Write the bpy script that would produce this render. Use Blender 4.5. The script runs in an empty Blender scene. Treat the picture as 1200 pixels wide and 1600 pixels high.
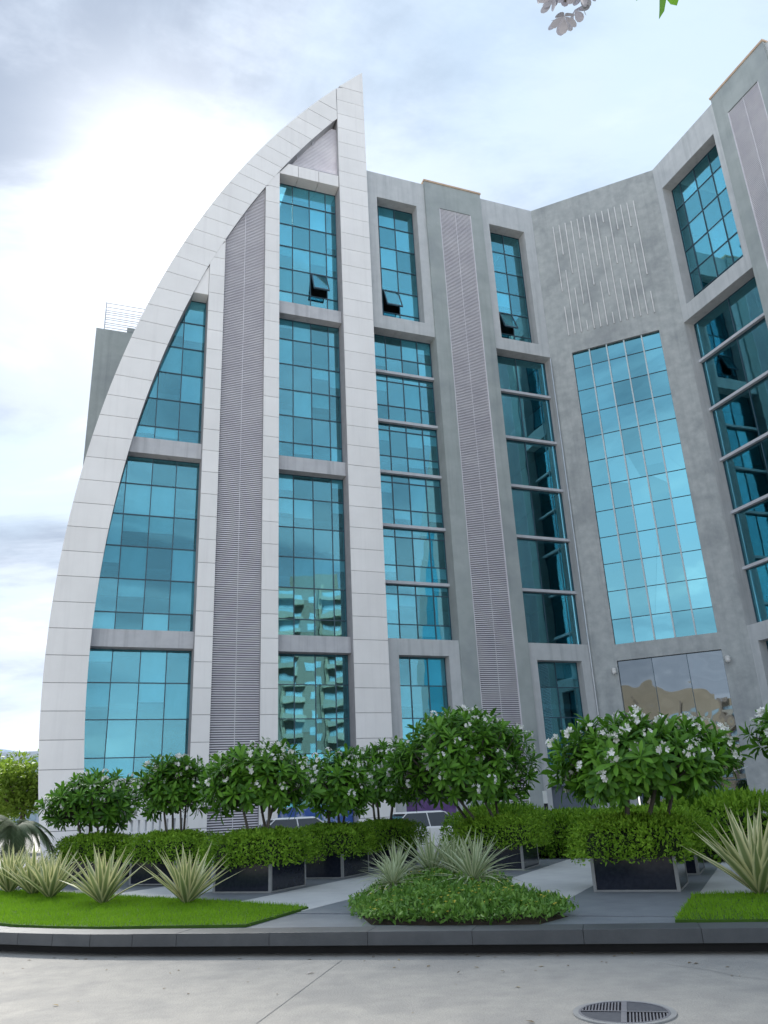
import bpy, math, random
import numpy as np
from mathutils import Matrix, Vector
R = math.radians
random.seed(7); rng = np.random.default_rng(7)
sc = bpy.context.scene
col = sc.collection

# ------------------------------------------------------------------ camera
cam_d = bpy.data.cameras.new('camera'); cam = bpy.data.objects.new('camera', cam_d); col.objects.link(cam)
PITCH, ROLL, FPX = R(20.528), R(-2.670), 1238.77
fwd = Vector((0, math.cos(PITCH), math.sin(PITCH))); up0 = Vector((0, -math.sin(PITCH), math.cos(PITCH))); rt0 = Vector((1, 0, 0))
rt = rt0*math.cos(ROLL)+up0*math.sin(ROLL); up = -rt0*math.sin(ROLL)+up0*math.cos(ROLL)
m = Matrix((rt, up, -fwd)).transposed().to_4x4(); m.translation = (0, 0, 1.6); cam.matrix_world = m
cam_d.sensor_fit = 'VERTICAL'; cam_d.sensor_height = 24; cam_d.lens = 24*FPX/1600
cam_d.clip_start = 0.05; cam_d.clip_end = 6000
sc.camera = cam

# ------------------------------------------------------------------ sky, sun, exposure
SUN_AZ, SUN_EL = R(-18.5), R(41.5)
sun_dir = Vector((math.sin(SUN_AZ)*math.cos(SUN_EL), math.cos(SUN_AZ)*math.cos(SUN_EL), math.sin(SUN_EL)))
w = bpy.data.worlds.new('World'); sc.world = w; w.use_nodes = True
nt = w.node_tree; N = nt.nodes; L = nt.links
for n in list(N): N.remove(n)
def nd(t, **k):
    n = N.new(t)
    for a, b in k.items():
        if a == 'inp':
            for i, v in b.items(): n.inputs[i].default_value = v
        else: setattr(n, a, b)
    return n
wo = nd('ShaderNodeOutputWorld'); bg = nd('ShaderNodeBackground', inp={1: 0.1})
sky = nd('ShaderNodeTexSky', sky_type='NISHITA', sun_disc=False, sun_elevation=SUN_EL, sun_rotation=SUN_AZ, air_density=1.0, dust_density=2.0, ozone_density=1.0)
tc = nd('ShaderNodeTexCoord'); sep = nd('ShaderNodeSeparateXYZ')
L.new(tc.outputs['Generated'], sep.inputs[0])
def mth(op, a, b=None, clamp=False):
    n = nd('ShaderNodeMath', operation=op, use_clamp=clamp)
    for i, v in enumerate((a, b)):
        if v is None: continue
        if isinstance(v, (int, float)): n.inputs[i].default_value = v
        else: L.new(v, n.inputs[i])
    return n.outputs[0]
zz = mth('ADD', mth('MAXIMUM', sep.outputs[2], 0.0), 0.22)
cmb = nd('ShaderNodeCombineXYZ'); L.new(mth('DIVIDE', sep.outputs[0], zz), cmb.inputs[0]); L.new(mth('DIVIDE', sep.outputs[1], zz), cmb.inputs[1])
def noise(vec, scale, detail=6, rough=.55, dist=0.0):
    n = nd('ShaderNodeTexNoise', inp={'Scale': scale, 'Detail': detail, 'Roughness': rough, 'Distortion': dist}); L.new(vec, n.inputs['Vector']); return n.outputs['Fac']
def ramp(fac, stops):
    n = nd('ShaderNodeValToRGB'); L.new(fac, n.inputs[0]); e = n.color_ramp.elements
    while len(e) < len(stops): e.new(.5)
    for q, (p, c) in zip(e, stops): q.position = p; q.color = c if len(c) == 4 else (*c, 1)
    n.color_ramp.interpolation = 'EASE'
    return n.outputs[0]
mpx = nd('ShaderNodeMapping', inp={'Location': (6.0, 4.2, 0)}); L.new(cmb.outputs[0], mpx.inputs[0])
f1 = noise(mpx.outputs[0], 1.3, 9, .58, .35)
mp = nd('ShaderNodeMapping', inp={'Scale': (.7, 1.3, 1), 'Rotation': (0, 0, .6), 'Location': (1.9, 8.8, 0)}); L.new(cmb.outputs[0], mp.inputs[0])
f2 = noise(mp.outputs[0], 1.15, 8, .6, .45)
dot = nd('ShaderNodeVectorMath', operation='DOT_PRODUCT'); L.new(tc.outputs['Generated'], dot.inputs[0]); dot.inputs[1].default_value = sun_dir
dp = mth('MAXIMUM', dot.outputs['Value'], 0.0)
glow = mth('MULTIPLY', mth('ADD', mth('MULTIPLY', mth('POWER', dp, 220.0), 5.0), mth('MULTIPLY', mth('POWER', dp, 60.0), 2.2)), mth('MULTIPLY', f2, 1.6))   # the sun's aureole shining through thin cloud
cover = ramp(f1, [(.36, (0.25,)*3), (.6, (1,)*3)])
cl = ramp(f2, [(.39, (1.45, 1.8, 2.4)), (.55, (3.2, 3.6, 4.25)), (.72, (5.6, 5.75, 6.0))])
skyc = nd('ShaderNodeMix', data_type='RGBA', blend_type='MIX'); skyc.inputs[0].default_value = .95
L.new(sky.outputs[0], skyc.inputs[6]); skyc.inputs[7].default_value = (2.85, 3.65, 4.5, 1)
mx = nd('ShaderNodeMix', data_type='RGBA', blend_type='MIX'); L.new(cover, mx.inputs[0]); L.new(skyc.outputs[2], mx.inputs[6]); L.new(cl, mx.inputs[7])
hz_ = nd('ShaderNodeMix', data_type='RGBA', blend_type='MIX'); hz_.inputs[7].default_value = (4.6, 5.0, 5.5, 1)      # air whitens the sky towards the horizon all round
L.new(mth('MULTIPLY', mth('POWER', mth('SUBTRACT', 1.0, mth('MAXIMUM', sep.outputs[2], 0.0)), 5.0), .9), hz_.inputs[0]); L.new(mx.outputs[2], hz_.inputs[6])
gl = nd('ShaderNodeMix', data_type='RGBA', blend_type='ADD'); gl.inputs[0].default_value = 1.0
L.new(hz_.outputs[2], gl.inputs[6]); gcol = nd('ShaderNodeCombineXYZ')
for i, k in enumerate((1.0, .98, .95)): L.new(mth('MULTIPLY', glow, k), gcol.inputs[i])
L.new(gcol.outputs[0], gl.inputs[7]); L.new(gl.outputs[2], bg.inputs[0]); L.new(bg.outputs[0], wo.inputs[0])

sl = bpy.data.lights.new('sun', 'SUN'); sl.energy = 4.6; sl.angle = R(14); sl.color = (1, .96, .9)
so = bpy.data.objects.new('sun', sl); col.objects.link(so); so.rotation_euler = sun_dir.to_track_quat('Z', 'Y').to_euler(); so.location = (0, 0, 90)
vs = sc.view_settings; vs.view_transform = 'Standard'; vs.look = 'None'; vs.gamma = 1; vs.use_curve_mapping = False; vs.exposure = 1.36
sc.cycles.use_denoising = True; sc.cycles.max_bounces = 8; sc.cycles.transparent_max_bounces = 16
sc.cycles.caustics_reflective = False; sc.cycles.caustics_refractive = False; sc.cycles.sample_clamp_indirect = 6

# ------------------------------------------------------------------ materials
def new_mat(name):
    mt = bpy.data.materials.new(name); mt.use_nodes = True; t = mt.node_tree
    for n in list(t.nodes): t.nodes.remove(n)
    o = t.nodes.new('ShaderNodeOutputMaterial'); b = t.nodes.new('ShaderNodeBsdfPrincipled'); t.links.new(b.outputs[0], o.inputs[0])
    return mt, t, o, b
def surf(name, c1, c2=None, scale=2.0, rough=.7, spec=.3, bump=0.0, bscale=None, streak=0.0, streak_c=None, metal=0.0, objvar=0.0, detail=6, blotch=None, blotch_scale=.25, lo=.35, hi=.65, speck=0):
    """noise-mottled surface: c1/c2 mix, optional large blotches and vertical water streaks, optional per-piece variation"""
    mt, t, o, b = new_mat(name); n, l = t.nodes, t.links
    b.inputs['Roughness'].default_value = rough; b.inputs['Specular IOR Level'].default_value = spec; b.inputs['Metallic'].default_value = metal
    tcn = n.new('ShaderNodeTexCoord'); vec = tcn.outputs['Object']
    def nz(sc_, det=detail, vec_=vec, r=.6):
        q = n.new('ShaderNodeTexNoise'); q.inputs['Scale'].default_value = sc_; q.inputs['Detail'].default_value = det; q.inputs['Roughness'].default_value = r; l.new(vec_, q.inputs['Vector']); return q.outputs['Fac']
    def mr(f, a, c, x=0.0, y=1.0):
        q = n.new('ShaderNodeMapRange'); l.new(f, q.inputs[0])
        for i, v in enumerate((a, c, x, y)): q.inputs[i+1].default_value = v
        return q.outputs[0]
    def mix(f, a, c, mode='MIX'):
        q = n.new('ShaderNodeMix'); q.data_type = 'RGBA'; q.blend_type = mode
        for s, v in ((0, f), (6, a), (7, c)):
            if isinstance(v, (int, float)): q.inputs[s].default_value = v
            elif isinstance(v, tuple): q.inputs[s].default_value = (*v, 1)
            else: l.new(v, q.inputs[s])
        return q.outputs[2]
    c = mix(mr(nz(scale), lo, hi), c1, c2 or tuple(x*.85 for x in c1))
    if speck: c = mix(mr(nz(speck, 2), .35, .7, 0, .45), c, tuple(x*.62 for x in c1))
    if blotch: c = mix(mr(nz(blotch_scale, 5), .48, .62), c, mix(.5, c, blotch))
    if streak:
        mpn = n.new('ShaderNodeMapping'); mpn.inputs['Scale'].default_value = (2.6, 2.6, .12); l.new(vec, mpn.inputs[0])
        c = mix(mr(nz(1.0, 5, mpn.outputs[0]), .5, .75, 0, streak), c, streak_c or tuple(x*.6 for x in c1))
    if objvar:
        oi = n.new('ShaderNodeObjectInfo'); v = n.new('ShaderNodeMapRange'); l.new(oi.outputs['Random'], v.inputs[0]); v.inputs[3].default_value = 1-objvar; v.inputs[4].default_value = 1+objvar
        cb = n.new('ShaderNodeVectorMath'); cb.operation = 'SCALE'; l.new(c, cb.inputs[0]); l.new(v.outputs[0], cb.inputs[3]); c = cb.outputs[0]
    l.new(c, b.inputs['Base Color'])
    if bump:
        bn = n.new('ShaderNodeBump'); bn.inputs['Strength'].default_value = bump; bn.inputs['Distance'].default_value = .02; l.new(nz(bscale or scale*6, 6), bn.inputs['Height']); l.new(bn.outputs[0], b.inputs['Normal'])
    return mt
def glass(name, tint, trans, fac=.62, rough=.01, wave=.004, wscale=.6, objvar=.2):
    """coated solar glass: tinted reflection over tinted see-through"""
    mt, t, o, b = new_mat(name); n, l = t.nodes, t.links; n.remove(b)
    g = n.new('ShaderNodeBsdfGlossy'); g.inputs['Roughness'].default_value = rough
    tr = n.new('ShaderNodeBsdfTransparent'); tr.inputs[0].default_value = (*trans, 1)
    oi = n.new('ShaderNodeObjectInfo'); v = n.new('ShaderNodeMapRange'); l.new(oi.outputs['Random'], v.inputs[0]); v.inputs[3].default_value = 1-objvar; v.inputs[4].default_value = 1+objvar
    cb = n.new('ShaderNodeVectorMath'); cb.operation = 'SCALE'; cb.inputs[0].default_value = tint; l.new(v.outputs[0], cb.inputs[3]); l.new(cb.outputs[0], g.inputs[0])
    geo = n.new('ShaderNodeNewGeometry'); ns = n.new('ShaderNodeTexNoise'); ns.inputs['Scale'].default_value = wscale; ns.inputs['Detail'].default_value = 1.5; l.new(geo.outputs['Position'], ns.inputs['Vector'])
    bn = n.new('ShaderNodeBump'); bn.inputs['Strength'].default_value = 1; bn.inputs['Distance'].default_value = wave; l.new(ns.outputs['Fac'], bn.inputs['Height']); l.new(bn.outputs[0], g.inputs['Normal'])
    lw = n.new('ShaderNodeLayerWeight'); lw.inputs[0].default_value = .35
    mp_ = n.new('ShaderNodeMapRange'); l.new(lw.outputs['Fresnel'], mp_.inputs[0]); mp_.inputs[3].default_value = fac; mp_.inputs[4].default_value = min(.97, fac+.3)
    mxs = n.new('ShaderNodeMixShader'); l.new(mp_.outputs[0], mxs.inputs[0]); l.new(tr.outputs[0], mxs.inputs[1]); l.new(g.outputs[0], mxs.inputs[2]); l.new(mxs.outputs[0], o.inputs[0])
    return mt
def leafmat(name, c1, c2, rough=.45, spec=.4, trans=.3, stripe=None):
    mt, t, o, b = new_mat(name); n, l = t.nodes, t.links
    b.inputs['Roughness'].default_value = rough; b.inputs['Specular IOR Level'].default_value = spec
    at = n.new('ShaderNodeAttribute'); at.attribute_name = 'rnd'; oi = n.new('ShaderNodeObjectInfo')
    ad = n.new('ShaderNodeMath'); ad.operation = 'MULTIPLY_ADD'; l.new(oi.outputs['Random'], ad.inputs[0]); ad.inputs[1].default_value = .35; l.new(at.outputs['Fac'], ad.inputs[2])
    mu = n.new('ShaderNodeMath'); mu.operation = 'MULTIPLY'; l.new(ad.outputs[0], mu.inputs[0]); mu.inputs[1].default_value = .74
    q = n.new('ShaderNodeMix'); q.data_type = 'RGBA'; l.new(mu.outputs[0], q.inputs[0]); q.inputs[6].default_value = (*c1, 1); q.inputs[7].default_value = (*c2, 1)
    c = q.outputs[2]
    if stripe:
        a2 = n.new('ShaderNodeAttribute'); a2.attribute_name = 'edge'; r_ = n.new('ShaderNodeMapRange'); l.new(a2.outputs['Fac'], r_.inputs[0]); r_.inputs[1].default_value = .35; r_.inputs[2].default_value = .75
        q2 = n.new('ShaderNodeMix'); q2.data_type = 'RGBA'; l.new(r_.outputs[0], q2.inputs[0]); l.new(c, q2.inputs[6]); q2.inputs[7].default_value = (*stripe, 1); c = q2.outputs[2]
    l.new(c, b.inputs['Base Color'])
    if trans:
        ts = n.new('ShaderNodeBsdfTranslucent'); l.new(c, ts.inputs[0]); ms = n.new('ShaderNodeMixShader'); ms.inputs[0].default_value = trans
        l.new(b.outputs[0], ms.inputs[1]); l.new(ts.outputs[0], ms.inputs[2]); l.new(ms.outputs[0], o.inputs[0])
    return mt
M = {}
M['panel'] = surf('white_cladding', (.895, .88, .865), (.845, .83, .815), .5, .38, .45, streak=.25, streak_c=(.62, .6, .6), objvar=.035)
M['joint'] = surf('joint_grey', (.42, .42, .44), rough=.8)
M['conc_l'] = surf('light_concrete', (.58, .60, .61), (.51, .535, .545), 1.3, .85, .2, .25, 9, streak=.5, streak_c=(.3, .33, .34))
M['conc_m'] = surf('grey_green_concrete', (.42, .46, .455), (.36, .40, .395), .9, .85, .2, .25, 9, streak=.35, streak_c=(.22, .25, .25), blotch=(.28, .31, .33))
M['conc_b'] = surf('mottled_concrete', (.475, .50, .495), (.375, .40, .405), 1.9, .85, .2, .4, 14, streak=.35, streak_c=(.22, .24, .25), blotch=(.25, .27, .285), blotch_scale=.45, detail=11)
M['spandrel'] = surf('spandrel_concrete', (.57, .58, .6), (.5, .51, .535), 1.5, .8, .2, .2, 10, streak=.6, streak_c=(.3, .31, .33))
M['louvre'] = surf('louvre_metal', (.74, .725, .76), (.64, .62, .67), .7, .45, .5)
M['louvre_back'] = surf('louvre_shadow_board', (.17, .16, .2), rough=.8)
M['mull'] = surf('mullion_metal', (.05, .1, .14), rough=.4, spec=.5)
M['mull_l'] = surf('pale_fin_metal', (.55, .66, .7), rough=.35, spec=.5)
M['bar'] = surf('transom_grey', (.58, .6, .64), (.52, .54, .58), 3, .6)
M['steel'] = surf('galvanised_steel', (.6, .62, .65), rough=.35, spec=.5, metal=.6)
M['glass'] = glass('blue_green_glass', (.42, .88, .96), (.61, .91, .98), .25)
M['glass_b'] = glass('mirror_teal_glass', (.23, .56, .64), (.1, .4, .45), .85, wave=.004)
M['film'] = glass('warped_mirror_film', (.26, .30, .33), (.2, .22, .24), .8, .02, wave=.035, wscale=.4)
M['dark_glass'] = glass('dark_lobby_glass', (.35, .4, .45), (.2, .25, .3), .3)
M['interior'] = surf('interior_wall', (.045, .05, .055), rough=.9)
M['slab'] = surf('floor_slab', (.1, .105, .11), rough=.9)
M['blind'] = surf('window_blind', (.85, .86, .87), rough=.8, objvar=.12)
M['roof'] = surf('roof_screed', (.3, .3, .3), rough=.9)
M['coping'] = surf('orange_lit_coping', (.62, .46, .33), (.52, .38, .28), 3, .8)  # orange light falling on the coping is put into its base colour
M['purple'] = surf('purple_hoarding', (.12, .06, .2), (.2, .12, .3), 2, .4)
M['mural'] = surf('blue_mural', (.05, .12, .4), (.55, .62, .75), 2.2, .4, lo=.45, hi=.6)
M['shutter'] = surf('slate_shutter', (.17, .2, .25), (.15, .18, .23), 1, .5)
M['lampw'] = surf('lamp_housing', (.8, .8, .78), rough=.4)
M['board'] = surf('pale_blue_board', (.55, .66, .76), rough=.5)
M['granite'] = surf('dark_granite', (.014, .018, .03), (.024, .028, .042), 14, .12, .3, detail=3)
M['trim'] = surf('stone_trim', (.34, .34, .34), (.27, .27, .27), 5, .5)
M['soil'] = surf('soil', (.06, .042, .03), (.035, .025, .018), 6, .95, bump=.6)
M['road'] = surf('worn_concrete_road', (.44, .42, .385), (.37, .355, .33), 4.0, .9, .15, .6, 40, blotch=(.27, .265, .255), blotch_scale=.8, speck=90, streak=0, detail=9)
M['ground'] = surf('far_ground', (.42, .41, .39), (.36, .35, .34), .2, .9)
M['paving'] = surf('dark_granite_paving', (.245, .262, .285), (.19, .205, .23), 2.2, .5, .35, .1, 30, speck=60, blotch=(.17, .185, .205), blotch_scale=.7)
M['paving_l'] = surf('light_granite_paving', (.60, .60, .59), (.52, .52, .52), 1.6, .6, .3, .1, 30)
M['kerb'] = surf('kerb_granite', (.10, .105, .112), (.075, .08, .086), 2.5, .5, .35, .15, 30, objvar=.05, streak=.35, streak_c=(.09, .095, .1))
M['kerb_top'] = M['paving']
M['recess'] = surf('kerb_recess', (.05, .05, .052), rough=.9)
M['iron'] = surf('grate_iron', (.2, .2, .22), (.16, .16, .18), 8, .65, .3)
M['iron_p'] = surf('drain_plate', (.10, .105, .12), (.08, .085, .1), 12, .75, .2)
M['petal_backlit'] = leafmat('backlit_petal', (.36, .36, .41), (.44, .44, .49), .6, .2, .05)  # white petals seen against the sky: their backlit shade is put into the colour
M['iron_d'] = surf('grate_pit', (.012, .012, .02), rough=.9)
M['crack'] = surf('road_joint', (.27, .27, .26), rough=.9)
M['grass_base'] = surf('lawn_soil', (.06, .13, .015), (.045, .1, .012), 5, .9)
M['grass'] = leafmat('lawn_grass', (.15, .32, .014), (.27, .49, .03), .6, .2, .35)
M['hedge'] = leafmat('hedge_leaf', (.085, .21, .014), (.34, .56, .05), .55, .2, .3)
M['hedge_core'] = surf('hedge_twigs', (.02, .03, .012), rough=.95)
M['plum'] = leafmat('plumeria_leaf', (.03, .11, .016), (.19, .42, .04), .42, .3, .28)
M['plum_b'] = surf('plumeria_bark', (.14, .125, .11), (.09, .08, .07), 8, .8)
M['petal'] = leafmat('white_petal', (.78, .78, .76), (.84, .84, .82), .5, .3, .12)
M['spiky'] = leafmat('variegated_leaf', (.15, .22, .08), (.24, .32, .12), .45, .4, .2, stripe=(.82, .78, .46))
M['spider'] = leafmat('striped_narrow_leaf', (.20, .28, .14), (.28, .37, .2), .5, .35, .2, stripe=(.6, .64, .42))
M['cover'] = leafmat('ground_cover_leaf', (.07, .19, .025), (.27, .47, .09), .45, .35, .3)
M['yellow'] = leafmat('yellow_flower', (.8, .6, .05), (.85, .75, .15), .5, .3, .2)
M['tree_l'] = leafmat('background_leaf', (.10, .19, .02), (.26, .36, .05), .6, .2, .35)
M['palm'] = leafmat('palm_leaf', (.07, .11, .05), (.15, .2, .1), .5, .3, .2)
M['bark'] = surf('bark', (.12, .09, .07), (.08, .06, .05), 6, .9)
M['car'] = surf('white_car_paint', (.8, .8, .8), (.78, .78, .78), 1, .18, .5)
M['car_g'] = surf('car_window', (.03, .04, .05), rough=.08, spec=.6)
M['tyre'] = surf('tyre_rubber', (.02, .02, .02), rough=.85)
M['rim'] = surf('alloy_rim', (.5, .5, .52), rough=.3, metal=.8)
M['red'] = surf('red_plastic', (.55, .06, .02), rough=.4)
M['white'] = surf('white_plastic', (.8, .8, .8), rough=.5)
M['black'] = surf('black_metal', (.02, .02, .025), rough=.5)
M['beige'] = surf('beige_render', (.30, .26, .2), (.25, .22, .17), .4, .85)
M['brown'] = surf('brown_render', (.2, .175, .15), rough=.85)
M['cream'] = surf('cream_render', (.29, .28, .25), (.25, .24, .21), .4, .85)
M['far_blue'] = surf('hazed_far_wall', (.5, .56, .63), (.44, .5, .57), .2, .8)  # distance haze is mixed into the wall colour, hence the pale blue
M['far_glass'] = surf('far_window', (.3, .42, .5), rough=.2, spec=.6)
M['litter'] = leafmat('dry_litter', (.12, .08, .04), (.4, .33, .2), .8, .1, 0)
M['leaf_w'] = surf('dry_leaf', (.6, .55, .5), rough=.8)

# ------------------------------------------------------------------ builders
class MB:
    def __init__(s): s.v = []; s.f = []
    def add(s, vs_, fs):
        o = len(s.v); s.v += [tuple(q) for q in vs_]; s.f += [tuple(i+o for i in q) for q in fs]; return s
    def box(s, x0, x1, y0, y1, z0, z1):
        return s.add([(x0,y0,z0),(x1,y0,z0),(x1,y1,z0),(x0,y1,z0),(x0,y0,z1),(x1,y0,z1),(x1,y1,z1),(x0,y1,z1)],
              [(0,3,2,1),(4,5,6,7),(0,1,5,4),(1,2,6,5),(2,3,7,6),(3,0,4,7)])
    def prism(s, poly, y0, y1):
        """polygon in (x,z), counter-clockwise seen from -y, pulled from y0 to y1"""
        k = len(poly)
        return s.add([(x,y0,z) for x,z in poly]+[(x,y1,z) for x,z in poly],
              [tuple(range(k)), tuple(range(2*k-1,k-1,-1))]+[(i,k+i,k+(i+1)%k,(i+1)%k) for i in range(k)])
    def slab(s, poly, z0, z1):
        k = len(poly)
        return s.add([(x,y,z1) for x,y in poly]+[(x,y,z0) for x,y in poly],
              [tuple(range(k)), tuple(range(2*k-1,k-1,-1))]+[(i,k+i,k+(i+1)%k,(i+1)%k) for i in range(k)])
    def tube(s, pts, rad, k=7):
        pts = [Vector(p) for p in pts]
        if not hasattr(rad, '__len__'): rad = [rad]*len(pts)
        rings = []
        for i, p in enumerate(pts):
            d = (pts[min(i+1, len(pts)-1)]-pts[max(i-1, 0)]).normalized()
            a = d.orthogonal().normalized() if abs(d.z) > .95 else d.cross(Vector((0,0,1))).normalized(); b = d.cross(a)
            rings.append([p+(a*math.cos(2*math.pi*j/k)+b*math.sin(2*math.pi*j/k))*rad[i] for j in range(k)])
        o = len(s.v)
        for r_ in rings: s.v += [tuple(q) for q in r_]
        for i in range(len(pts)-1):
            for j in range(k):
                s.f.append((o+i*k+j, o+i*k+(j+1)%k, o+(i+1)*k+(j+1)%k, o+(i+1)*k+j))
        s.f.append(tuple(o+j for j in range(k-1,-1,-1))); s.f.append(tuple(o+(len(pts)-1)*k+j for j in range(k)))
        return s
    def mesh(s, name, mat, smooth=False):
        me = bpy.data.meshes.new(name); me.from_pydata(s.v, [], s.f); me.update()
        if mat: me.materials.append(mat)
        if smooth: me.polygons.foreach_set('use_smooth', [True]*len(me.polygons))
        return me
    def build(s, name, mat, parent=None, smooth=False):
        return link(name, s.mesh(name, mat, smooth), parent)
def link(name, me, parent=None):
    o = bpy.data.objects.new(name, me); col.objects.link(o)
    if parent is not None: o.parent = parent
    return o
def tag(o, label=None, cat=None, group=None, kind=None):
    for k, v in (('label', label), ('category', cat), ('group', group), ('kind', kind)):
        if v: o[k] = v
    return o
def empty(name, loc=(0,0,0), rz=0, parent=None):
    o = bpy.data.objects.new(name, None); col.objects.link(o); o.location = loc; o.rotation_euler = (0,0,rz); o.empty_display_size = .2
    if parent is not None: o.parent = parent
    return o
def copy_tree(o, parent=None):
    c = o.copy(); col.objects.link(c); c.parent = parent
    for ch in o.children: copy_tree(ch, c)
    return c
def bevel(o, wd=.01, seg=2):
    b = o.modifiers.new('bevel', 'BEVEL'); b.width = wd; b.segments = seg; b.limit_method = 'ANGLE'; return o

# ------------------------------------------------------------------ plan geometry
AZA, AZB, AZC = R(21.518), R(-23.949), R(-68.637)
AB = Vector((12.355, 49.188, 0)); BC = AB+Vector((math.cos(AZB), math.sin(AZB), 0))*9.03
FA = Matrix.Translation(AB) @ Matrix.Rotation(AZA, 4, 'Z'); FB = Matrix.Translation(AB) @ Matrix.Rotation(AZB, 4, 'Z'); FC = Matrix.Translation(BC) @ Matrix.Rotation(AZC, 4, 'Z')
U = Vector((math.cos(AZB), math.sin(AZB), 0)); V = Vector((-math.sin(AZB), math.cos(AZB), 0)); PZ = .26   # plaza grid, square to the middle wall
def P(u, v, z=PZ): return U*u+V*v+Vector((0, 0, z))
def Pxy(u, v): q = P(u, v); return (q.x, q.y)

# ------------------------------------------------------------------ ground, road, plaza
g = MB().box(-3000, 3000, -3000, 3000, -1, -.03).build('ground', M['ground']); tag(g, kind='structure')
rd = MB().box(-60, 60, -40, 34, -.5, 0).build('road', M['road']); tag(rd, kind='structure')
jt = MB()
def strip(mb, a, b, wd, z):
    a = Vector((*a, 0)); b = Vector((*b, 0)); d = (b-a).normalized(); n_ = Vector((-d.y, d.x, 0))*wd/2
    mb.add([(*(a-n_).xy, z), (*(b-n_).xy, z), (*(b+n_).xy, z), (*(a+n_).xy, z)], [(0,1,2,3)])
strip(jt, (-.72, 10.32), (-1.9, 4.0), .009, .004); strip(jt, (-40, 5.4), (40, -15.6), .014, .004)
jt.build('expansion_joint', M['crack'], rd)
# plaza edge line (front of the kerb), left end curving back
edge = [(-17.5, 20.2), (-13.0, 17.0), (-9.2, 14.35), (-7.4, 13.17), (-6.4, 12.54), (-5.46, 12.04), (-4.66, 11.68), (-3.93, 11.39), (-2.62, 11.04), (-.24, 10.45), (1.88, 9.92), (3.79, 9.45), (9.0, 8.1), (22, 4.7)]
def along(poly, step):
    pts = [Vector((*p, 0)) for p in poly]; out = [pts[0]]; acc = 0
    for a, b in zip(pts, pts[1:]):
        d = (b-a).length; t = step-acc
        while t <= d: out.append(a.lerp(b, t/d)); t += step
        acc = (acc+d) % step
    return out
back = [(34, 26), (-8, 44), (-26, 34)]
inset = [Vector((*p, 0))+Vector((.12, .42, 0)) for p in edge]
pl = MB().slab([(p.x, p.y) for p in inset]+back[:1]+[Pxy(-6, 24.6), Pxy(-26, 24.6)], -.2, PZ-.012); plz = pl.build('plaza', M['paving']); tag(plz, kind='structure')
kb = empty('kerb', (0, 10.5, 0)); tag(kb, kind='structure')
kbi = Matrix.Translation((0, -10.5, 0))
o_ = MB().slab([(p[0]+.06, p[1]+.2) for p in edge]+[(p[0]+.14, p[1]+.5) for p in edge[::-1]], -.1, .115).build('kerb_base', M['recess'], kb); o_.matrix_parent_inverse = kbi
kp = along(edge, .62)
for i in range(0, len(kp)-1):
    a, b = kp[i], kp[i+1]
    if (i % 2) == 0 and i+2 < len(kp) and a.x > -3.5: continue
    if a.x > -3.3 and i >= 1: a = kp[i-1]
    d = (b-a).normalized(); n_ = Vector((-d.y, d.x, 0)); a2 = a+d*.002; b2 = b-d*.002; zt = PZ+random.uniform(-.002, .002)
    s_ = MB().slab([tuple((a2-n_*.03).xy), tuple((b2-n_*.03).xy), tuple((b2+n_*.40).xy), tuple((a2+n_*.40).xy)], .115, zt).build('kerb_stone', M['kerb'], kb); s_.matrix_parent_inverse = kbi; bevel(s_, .004, 2)
# paving slabs: light bands between the planter rows, dark elsewhere
def uvq(u0, u1, v0, v1): return [Pxy(u0, v0), Pxy(u1, v0), Pxy(u1, v1), Pxy(u0, v1)]
def vfront(u): return 9.75+.158*(u+4.46)+.55
slabm = {}
def paving(u0, u1, v0, v1, mat, su, sv):
    v = v0
    while v < v1-.05:
        vv = min(v+sv, v1); u = u0
        while u < u1-.05:
            uu = min(u+su, u1)
            if v > vfront((u+uu)/2)+.1:
                key = (round(uu-u, 2), round(vv-v, 2), mat)
                if key not in slabm: slabm[key] = MB().box(.003, uu-u-.003, .003, vv-v-.003, -.012, 0).mesh('paving_slab', M[mat])
                q = link('paving_slab', slabm[key], plz); q.location = P(u, v, PZ+random.uniform(-.001, .0015)); q.rotation_euler = (0, 0, AZB)
            u = uu
        v = vv
for u0, u1, mt_, su in ((-12.2, -10.15, 'paving_l', 2.05), (-10.15, -8.45, 'paving', 1.7), (-8.45, -6.55, 'paving_l', 1.9), (-6.55, -4.85, 'paving', 1.7), (-4.85, -3.0, 'paving_l', 1.85), (-3.0, -1.25, 'paving', 1.75), (-1.25, .6, 'paving_l', 1.85), (.6, 2.3, 'paving', 1.7)):
    paving(u0, u1, 11.2 if mt_ == 'paving_l' else 9.6, 24.4, mt_, su, 1.35)

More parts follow.
